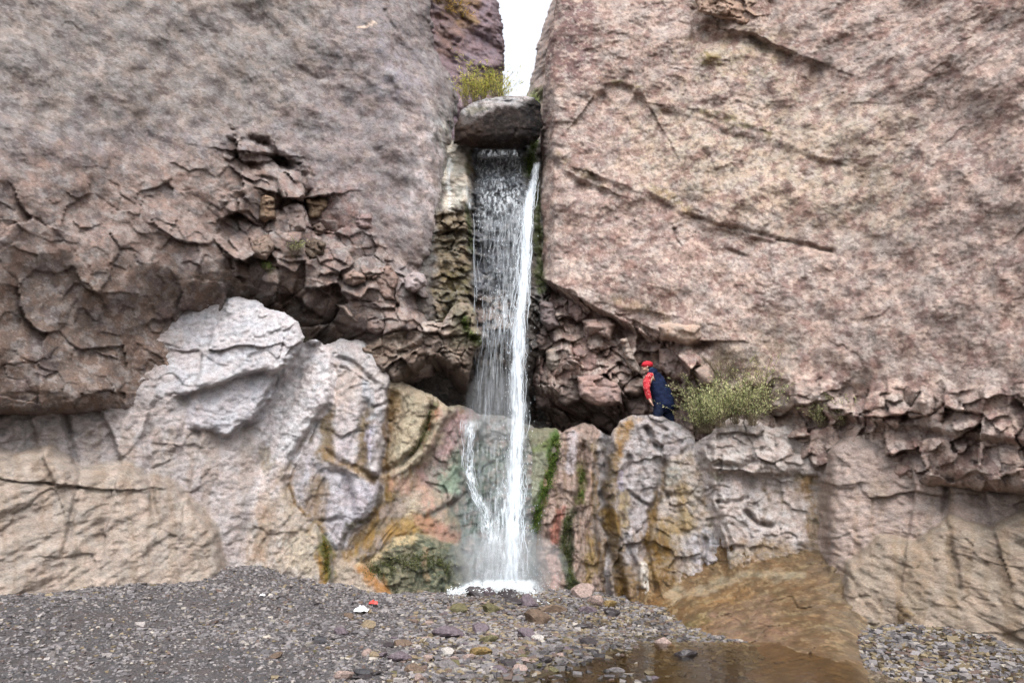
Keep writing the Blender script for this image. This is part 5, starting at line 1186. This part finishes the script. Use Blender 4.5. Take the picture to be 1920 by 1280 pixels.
PR = [tuple(PV(u, v, 19.6)) for u, v in ((872, 200), (890, 200), (905, 198), (925, 196), (938, 196))]
shrub('tall yellow-green grassy shrub growing behind the wedged boulder', PR, 130, 1.5, 0.14, 0.13, [LF(176, 170, 84), LF(156, 156, 76), LF(130, 136, 70), LF(180, 166, 104)], 22, 7, wid=0.16)
shrub('small green plant peeping over the wedged boulder at its far end', [tuple(PV(u, v, 20.5)) for u, v in ((992, 200), (1004, 200))], 40, 0.5, 0.25, 0.07, [LF(130, 140, 90), LF(150, 156, 110)], 18, 8)
shrub('yellowish dry plant clinging high on the purplish slot wall', [tuple(PV(u, v, front(u, v) - 0.05)) for u, v in ((840, 24), (856, 14), (872, 34), (830, 6))], 60, 0.6, 0.5, 0.08, [LF(190, 160, 84), LF(170, 150, 80), LF(150, 120, 80)], 16, 9, up=0.6)
shrub('small green tuft among the broken blocks of the grey cliff', roots_at([(552, 470), (560, 464)], 0.12), 24, 0.32, 0.5, 0.05, [LF(120, 130, 70), LF(150, 156, 110)], 12, 10)
shrub('tiny green tuft near the edge of the broken grey cliff', roots_at([(502, 506)], 0.12), 16, 0.25, 0.5, 0.05, [LF(96, 112, 56)], 12, 11)
def moss(label, path, wpx, n, pal, seed, size=0.03, off=0.03, hang=0.6):
    rr = np.random.default_rng(seed)
    pt = np.array(path, float)
    seg = np.linalg.norm(np.diff(pt, axis=0), axis=1); cs = np.concatenate([[0], np.cumsum(seg)])
    t = rr.uniform(0, cs[-1], n)
    u = np.interp(t, cs, pt[:, 0]) + rr.normal(0, wpx * 0.45, n); v = np.interp(t, cs, pt[:, 1]) + rr.normal(0, wpx * 0.45, n)
    keep = pn(u * 0.06, v * 0.045, 0, seed) > -0.22
    u, v = u[keep], v[keep]; n = len(u)
    Y = frontA(u, v) - off * rr.uniform(-0.2, 1, n)
    P = np.stack(unproj(u, v, Y), -1)
    D = rr.normal(0, 0.5, (n, 3)) + np.array([0, -0.7, -hang])
    cols = np.array(pal)[rr.integers(0, len(pal), n)] * rr.uniform(0.6, 1.3, (n, 1))
    c = Vector(P.mean(0).tolist())
    return link('moss', leaves_mesh('moss', P - np.array(c), D, size * rr.uniform(0.6, 1.5, n), cols, rr, 0.6), M_MOSS, None, c, kind='stuff', label=label, cat='moss')
MG = [LIN(84, 112, 36), LIN(104, 128, 48), LIN(66, 92, 34), LIN(120, 130, 60)]
MD = [LIN(66, 80, 40), LIN(84, 92, 44), LIN(96, 98, 50)]
moss('bright green moss strip down the rock right of the fall', [(1044, 818), (1038, 860), (1026, 905), (1012, 945), (1004, 990)], 11, 5200, MG, 1, 0.035)
moss('green moss beside the chute under the wedged boulder', [(1004, 262), (996, 290), (990, 326)], 8, 1500, MG, 2, 0.04)
moss('dark olive moss line down the edge of the beige cliff', [(1010, 350), (1011, 430), (1014, 500), (1020, 530)], 4, 1400, MD, 3, 0.03)
moss('olive moss on the rib left of the chute', [(878, 388), (880, 430), (884, 480)], 5, 1300, MD, 4, 0.03)
moss('green moss on the ledge left of the fall', [(868, 596), (876, 622), (896, 640)], 7, 1300, MG + MD, 5, 0.03)
moss('yellow-green moss patches on the ribbed rock', [(1092, 884), (1088, 905), (1090, 932)], 6, 1000, MG + MD, 6, 0.03)
moss('dark moss in the cleft of the ribbed rock', [(1066, 960), (1058, 1010), (1062, 1060), (1078, 1100)], 9, 2400, MD, 7, 0.03)
moss('olive moss along the crest between ridges and pink mound', [(806, 764), (800, 796), (790, 826), (770, 850)], 5, 1300, MD, 8, 0.03)
moss('dark moss on the low bulge at the foot of the mound', [(690, 1070), (720, 1062), (760, 1050), (820, 1050), (850, 1080)], 18, 4200, MD + [LIN(120, 116, 84)], 9, 0.03)
moss('ochre green moss in the notch at the foot of the pale rocks', [(608, 1012), (614, 1040), (612, 1076)], 7, 1400, [LIN(110, 106, 36), LIN(132, 104, 40), LIN(80, 88, 36)], 10, 0.03)

# ------------------------------------------------------------------ litter
M_BAG = plain_mat('white plastic', (0.6, 0.6, 0.62), 0.35, 0.1)
M_RED = plain_mat('red plastic', (0.45, 0.05, 0.04), 0.45, 0.2)
def scrap(name, u, v, w_, h_, mat, label, seed):
    rr = np.random.default_rng(seed)
    Y = ground_hit(u, v); p = PV(u, v, Y); s = Y / FPX
    g = np.linspace(-0.5, 0.5, 9); X, Z = np.meshgrid(g, g)
    cr = fbm(X * 4, Z * 4, 0, 3, seed)
    V = np.stack([X * w_ * s * (1 + 0.15 * cr), Z * w_ * s * 0.8, (0.45 + cr * 0.5) * h_ * s * (1 - X * X * 1.5) * (1 - Z * Z * 2.5)], -1).reshape(-1, 3)
    idx = np.arange(81).reshape(9, 9)
    q = np.stack([idx[:-1, :-1], idx[:-1, 1:], idx[1:, 1:], idx[1:, :-1]], -1).reshape(-1, 4)
    me = mesh_np(name, V, q, False)
    o = link(name, me, mat, None, p + Vector((0, 0, 0.03)), label=label, cat='litter')
    md = o.modifiers.new('thick', 'SOLIDIFY'); md.thickness = 0.004
    return o
scrap('crumpled_bag', 678, 1150, 24, 16, M_BAG, 'crumpled white plastic bag lying on the gravel', 1)
scrap('crumpled_wrapper', 700, 1136, 16, 10, M_RED, 'small red wrapper lying on the gravel by the white bag', 2)
scrap('crumpled_paper', 492, 1120, 9, 6, M_BAG, 'tiny white scrap on the grey gravel near the pale rock foot', 3)

# ------------------------------------------------------------------ the person on the ledge
M_SKIN = plain_mat('skin', (0.52, 0.33, 0.25), 0.55, 0.08)
M_NAVY = plain_mat('navy cloth', (0.007, 0.012, 0.034), 0.8, 0.35, 14, bump=0.6, spec=0.1)
M_TROU = plain_mat('dark trousers', (0.008, 0.012, 0.028), 0.85, 0.3, 14, bump=0.6, spec=0.1)
M_CAP = plain_mat('red knit', (0.50, 0.02, 0.035), 0.8, 0.25, 60, bump=0.5)
M_HAIR = plain_mat('dark hair', (0.02, 0.014, 0.01), 0.6)
M_BOOT = plain_mat('black boots', (0.012, 0.012, 0.013), 0.5)
M_EYE = plain_mat('eyes', (0.02, 0.015, 0.012), 0.2)
def patterned(name):                                   # red cloth with a pale woven pattern
    m = bpy.data.materials.new(name); m.use_nodes = True
    nt = m.node_tree; b = nt.nodes['Principled BSDF']
    tc = N(nt, 'ShaderNodeTexCoord'); vo = N(nt, 'ShaderNodeTexVoronoi', Scale=22.0)
    rg = N(nt, 'ShaderNodeMapRange'); rg.inputs[1].default_value = 0.16; rg.inputs[2].default_value = 0.26; rg.inputs[3].default_value = 1; rg.inputs[4].default_value = 0
    mx = N(nt, 'ShaderNodeMix', data_type='RGBA'); mx.inputs[6].default_value = (0.38, 0.012, 0.022, 1); mx.inputs[7].default_value = (0.7, 0.45, 0.4, 1)
    nt.links.new(tc.outputs['Object'], vo.inputs['Vector']); nt.links.new(vo.outputs['Distance'], rg.inputs[0]); nt.links.new(rg.outputs[0], mx.inputs[0]); nt.links.new(mx.outputs[2], b.inputs['Base Color'])
    b.inputs['Roughness'].default_value = 0.8
    return m
M_PAT = patterned('red patterned cloth')
def skin_mesh(name, joints, edges, sub=3, root=0):
    """joints: name -> ((x, y, z), radius or (rx, ry)); one continuous tapered surface over the skeleton"""
    names = list(joints)
    me = bpy.data.meshes.new(name)
    me.from_pydata([joints[k][0] for k in names], [(names.index(a), names.index(b)) for a, b in edges], [])
    o = bpy.data.objects.new(name, me); C.objects.link(o)
    md = o.modifiers.new('skin', 'SKIN'); md.use_smooth_shade = True; md.branch_smoothing = 0.6
    for i, k in enumerate(names):
        r = joints[k][1]; r = (r, r) if not isinstance(r, tuple) else r
        me.skin_vertices[0].data[i].radius = r
        me.skin_vertices[0].data[i].use_root = (i == root)
    sb = o.modifiers.new('sub', 'SUBSURF'); sb.levels = sub; sb.render_levels = sub
    dg = bpy.context.evaluated_depsgraph_get()
    out = bpy.data.meshes.new_from_object(o.evaluated_get(dg))
    bpy.data.objects.remove(o); out.name = name
    for p in out.polygons: p.use_smooth = True
    return out
PY = 16.75
def L2(u, v, dy=0.0):
    """figure points from where they stand in the photograph, at the ledge's distance"""
    p = PV(u, v, PY + dy); return (p.x, p.y, p.z)
J = {
 'pelvis': (L2(1243, 751), 0.125), 'waist': (L2(1237, 735), 0.12), 'chest': (L2(1229, 715), 0.135), 'neckb': (L2(1221, 699), 0.075), 'neck': (L2(1217, 694), 0.055), 'head': (L2(1212, 687), 0.085), 'crown': (L2(1210, 681), 0.075),
 'hipn': (L2(1240, 756, -0.08), 0.09), 'kneen': (L2(1233, 779, -0.10), 0.065), 'anklen': (L2(1236, 803, -0.06), 0.045), 'toen': (L2(1226, 807, -0.08), 0.035),
 'hipf': (L2(1246, 756, 0.08), 0.09), 'kneef': (L2(1252, 777, 0.10), 0.065), 'anklef': (L2(1259, 795, 0.10), 0.045), 'toef': (L2(1249, 800, 0.08), 0.035),
 'shn': (L2(1221, 705, -0.17), 0.07), 'eln': (L2(1212, 728, -0.28), 0.048), 'wrn': (L2(1218, 749, -0.28), 0.034), 'palmn': (L2(1221, 755, -0.28), 0.036),
 'shf': (L2(1224, 705, 0.17), 0.07), 'elf': (L2(1222, 727, 0.22), 0.048), 'wrf': (L2(1222, 745, 0.2), 0.03), 'palmf': (L2(1222, 751, 0.2), 0.032)}
E = [('pelvis', 'waist'), ('waist', 'chest'), ('chest', 'neckb'), ('neckb', 'neck'), ('neck', 'head'), ('head', 'crown'), ('pelvis', 'hipn'), ('hipn', 'kneen'), ('kneen', 'anklen'), ('anklen', 'toen'),
     ('pelvis', 'hipf'), ('hipf', 'kneef'), ('kneef', 'anklef'), ('anklef', 'toef'), ('chest', 'shn'), ('shn', 'eln'), ('eln', 'wrn'), ('wrn', 'palmn'), ('chest', 'shf'), ('shf', 'elf'), ('elf', 'wrf'), ('wrf', 'palmf')]
# fingers leave the palms, thumbs their sides
for sfx in 'nf':
    pc = Vector(J['palm' + sfx][0]); wr = Vector(J['wr' + sfx][0])
    ax = (pc - wr).normalized(); sd2 = Vector((0, 1, 0)); sd2 = (sd2 - ax * sd2.dot(ax)).normalized(); fw = ax.cross(sd2)
    for i, (k, ln) in enumerate(((-1.5, 0.062), (-0.5, 0.074), (0.5, 0.07), (1.5, 0.055))):
        b = pc + ax * 0.028 + sd2 * k * 0.017; m1 = b + ax * ln * 0.5 + fw * 0.004; m2 = b + ax * ln * 0.92 + fw * 0.022
        J['f%s%da' % (sfx, i)] = (tuple(b), 0.0095); J['f%s%db' % (sfx, i)] = (tuple(m1), 0.0085); J['f%s%dc' % (sfx, i)] = (tuple(m2), 0.007)
        E += [('palm' + sfx, 'f%s%da' % (sfx, i)), ('f%s%da' % (sfx, i), 'f%s%db' % (sfx, i)), ('f%s%db' % (sfx, i), 'f%s%dc' % (sfx, i))]
    tb = pc - ax * 0.01 - sd2 * 0.03; t2 = tb + ax * 0.035 - sd2 * 0.02 + fw * 0.01
    J['t%sa' % sfx] = (tuple(tb), 0.0105); J['t%sb' % sfx] = (tuple(t2), 0.0085)
    E += [('palm' + sfx, 't%sa' % sfx), ('t%sa' % sfx, 't%sb' % sfx)]
base_p = Vector(L2(1246, 802))
bodym = skin_mesh('person', J, E)
for q in bodym.vertices: q.co -= base_p
person = link('person', bodym, M_SKIN, None, base_p, label='person in red cap and long navy coat leaning forward on the ledge beside the shrub', cat='person')
def wear(name, joints, edges, mat, on=None, **kw):
    me = skin_mesh(name, joints, edges)
    co = np.empty(len(me.vertices) * 3); me.vertices.foreach_get('co', co); co = co.reshape(-1, 3)
    f = fbm(co[:, 0] * 9, co[:, 2] * 7, co[:, 1] * 9, 3, 91)          # folds of the cloth
    nn = np.empty(len(me.vertices) * 3); me.vertices.foreach_get('normal', nn)
    me.vertices.foreach_set('co', (co + nn.reshape(-1, 3) * (0.03 * f[:, None])).ravel())
    o = link(name, me, mat, person, **kw)
    if on: o.parent = on; o.location = (0, 0, 0)
    return o
coat = wear('coat', {'hem': (L2(1246, 776), 0.27), 'hip': (L2(1245, 754), 0.31), 'waist': (L2(1240, 735), 0.31), 'chest': (L2(1232, 714), 0.30), 'collar': (L2(1224, 699), 0.22), 'top': (L2(1217, 692), 0.13), 'shf': (L2(1226, 705, 0.16), 0.10), 'shn': (L2(1228, 706, -0.14), 0.12), 'elf': (L2(1222, 726, 0.22), 0.075), 'wrf': (L2(1222, 744, 0.2), 0.06)},
     [('hem', 'hip'), ('hip', 'waist'), ('waist', 'chest'), ('chest', 'collar'), ('collar', 'top'), ('chest', 'shf'), ('chest', 'shn'), ('shf', 'elf'), ('elf', 'wrf')], M_NAVY)
wear('hood', {'a': (L2(1227, 702), (0.10, 0.12)), 'b': (L2(1221, 694, 0.0), (0.095, 0.115)), 'c': (L2(1217, 690), (0.085, 0.10))}, [('a', 'b'), ('b', 'c')], plain_mat('blue hood', (0.02, 0.06, 0.12), 0.7, 0.3), on=coat)
wear('sleeve', {'s': (L2(1222, 702, -0.14), 0.10), 'a': (L2(1214, 709, -0.24), 0.10), 'b': (L2(1212, 727, -0.29), 0.088), 'c': (L2(1218, 749, -0.28), 0.066)}, [('s', 'a'), ('a', 'b'), ('b', 'c')], M_PAT, label='red patterned sleeve')
for sfx in 'nf':
    wear('trouser_leg', {'h': (J['hip' + sfx][0], 0.16), 'k': (J['knee' + sfx][0], 0.13), 'a': (J['ankle' + sfx][0], 0.11)}, [('h', 'k'), ('k', 'a')], M_TROU)
    a = Vector(J['ankle' + sfx][0]); t = Vector(J['toe' + sfx][0])
    wear('boot', {'a': (tuple(a + Vector((0.01, 0, 0.03))), 0.066), 'h': (tuple(a + Vector((0.02, 0, -0.03))), 0.06), 't': (tuple(t), 0.05)}, [('a', 'h'), ('h', 't')], M_BOOT)
hc = Vector(J['head'][0])
def ball(name, c, r, mat, parent=person):
    bm = bmesh.new(); bmesh.ops.create_icosphere(bm, subdivisions=3, radius=1.0)
    for q in bm.verts: q.co = Vector((q.co.x * r[0], q.co.y * r[1], q.co.z * r[2])) + c
    me = bpy.data.meshes.new(name); bm.to_mesh(me); bm.free()
    for p in me.polygons: p.use_smooth = True
    o = link(name, me, mat, person)
    if parent is not person: o.parent = parent; o.location = (0, 0, 0)
    return o
cap = ball('cap', hc + Vector((0.03, 0, 0.05)), (0.145, 0.125, 0.095), M_CAP)
ball('cap_brim', hc + Vector((-0.03, 0, 0.03)), (0.105, 0.10, 0.022), M_CAP, cap)
ball('hair', hc + Vector((0.05, 0, -0.02)), (0.075, 0.09, 0.075), M_HAIR)
ball('nose', hc + Vector((-0.098, 0, -0.022)), (0.022, 0.014, 0.018), M_SKIN)
ball('jaw', hc + Vector((-0.045, 0, -0.075)), (0.058, 0.05, 0.035), M_SKIN)
for k in (-1, 1):
    ball('eye', hc + Vector((-0.088, k * 0.034, 0.0)), (0.010, 0.012, 0.008), M_EYE)
    ball('ear', hc + Vector((0.01, k * 0.088, -0.02)), (0.018, 0.01, 0.028), M_SKIN)
ball('mouth', hc + Vector((-0.092, 0, -0.058)), (0.012, 0.022, 0.006), plain_mat('lips', (0.35, 0.13, 0.11), 0.5))
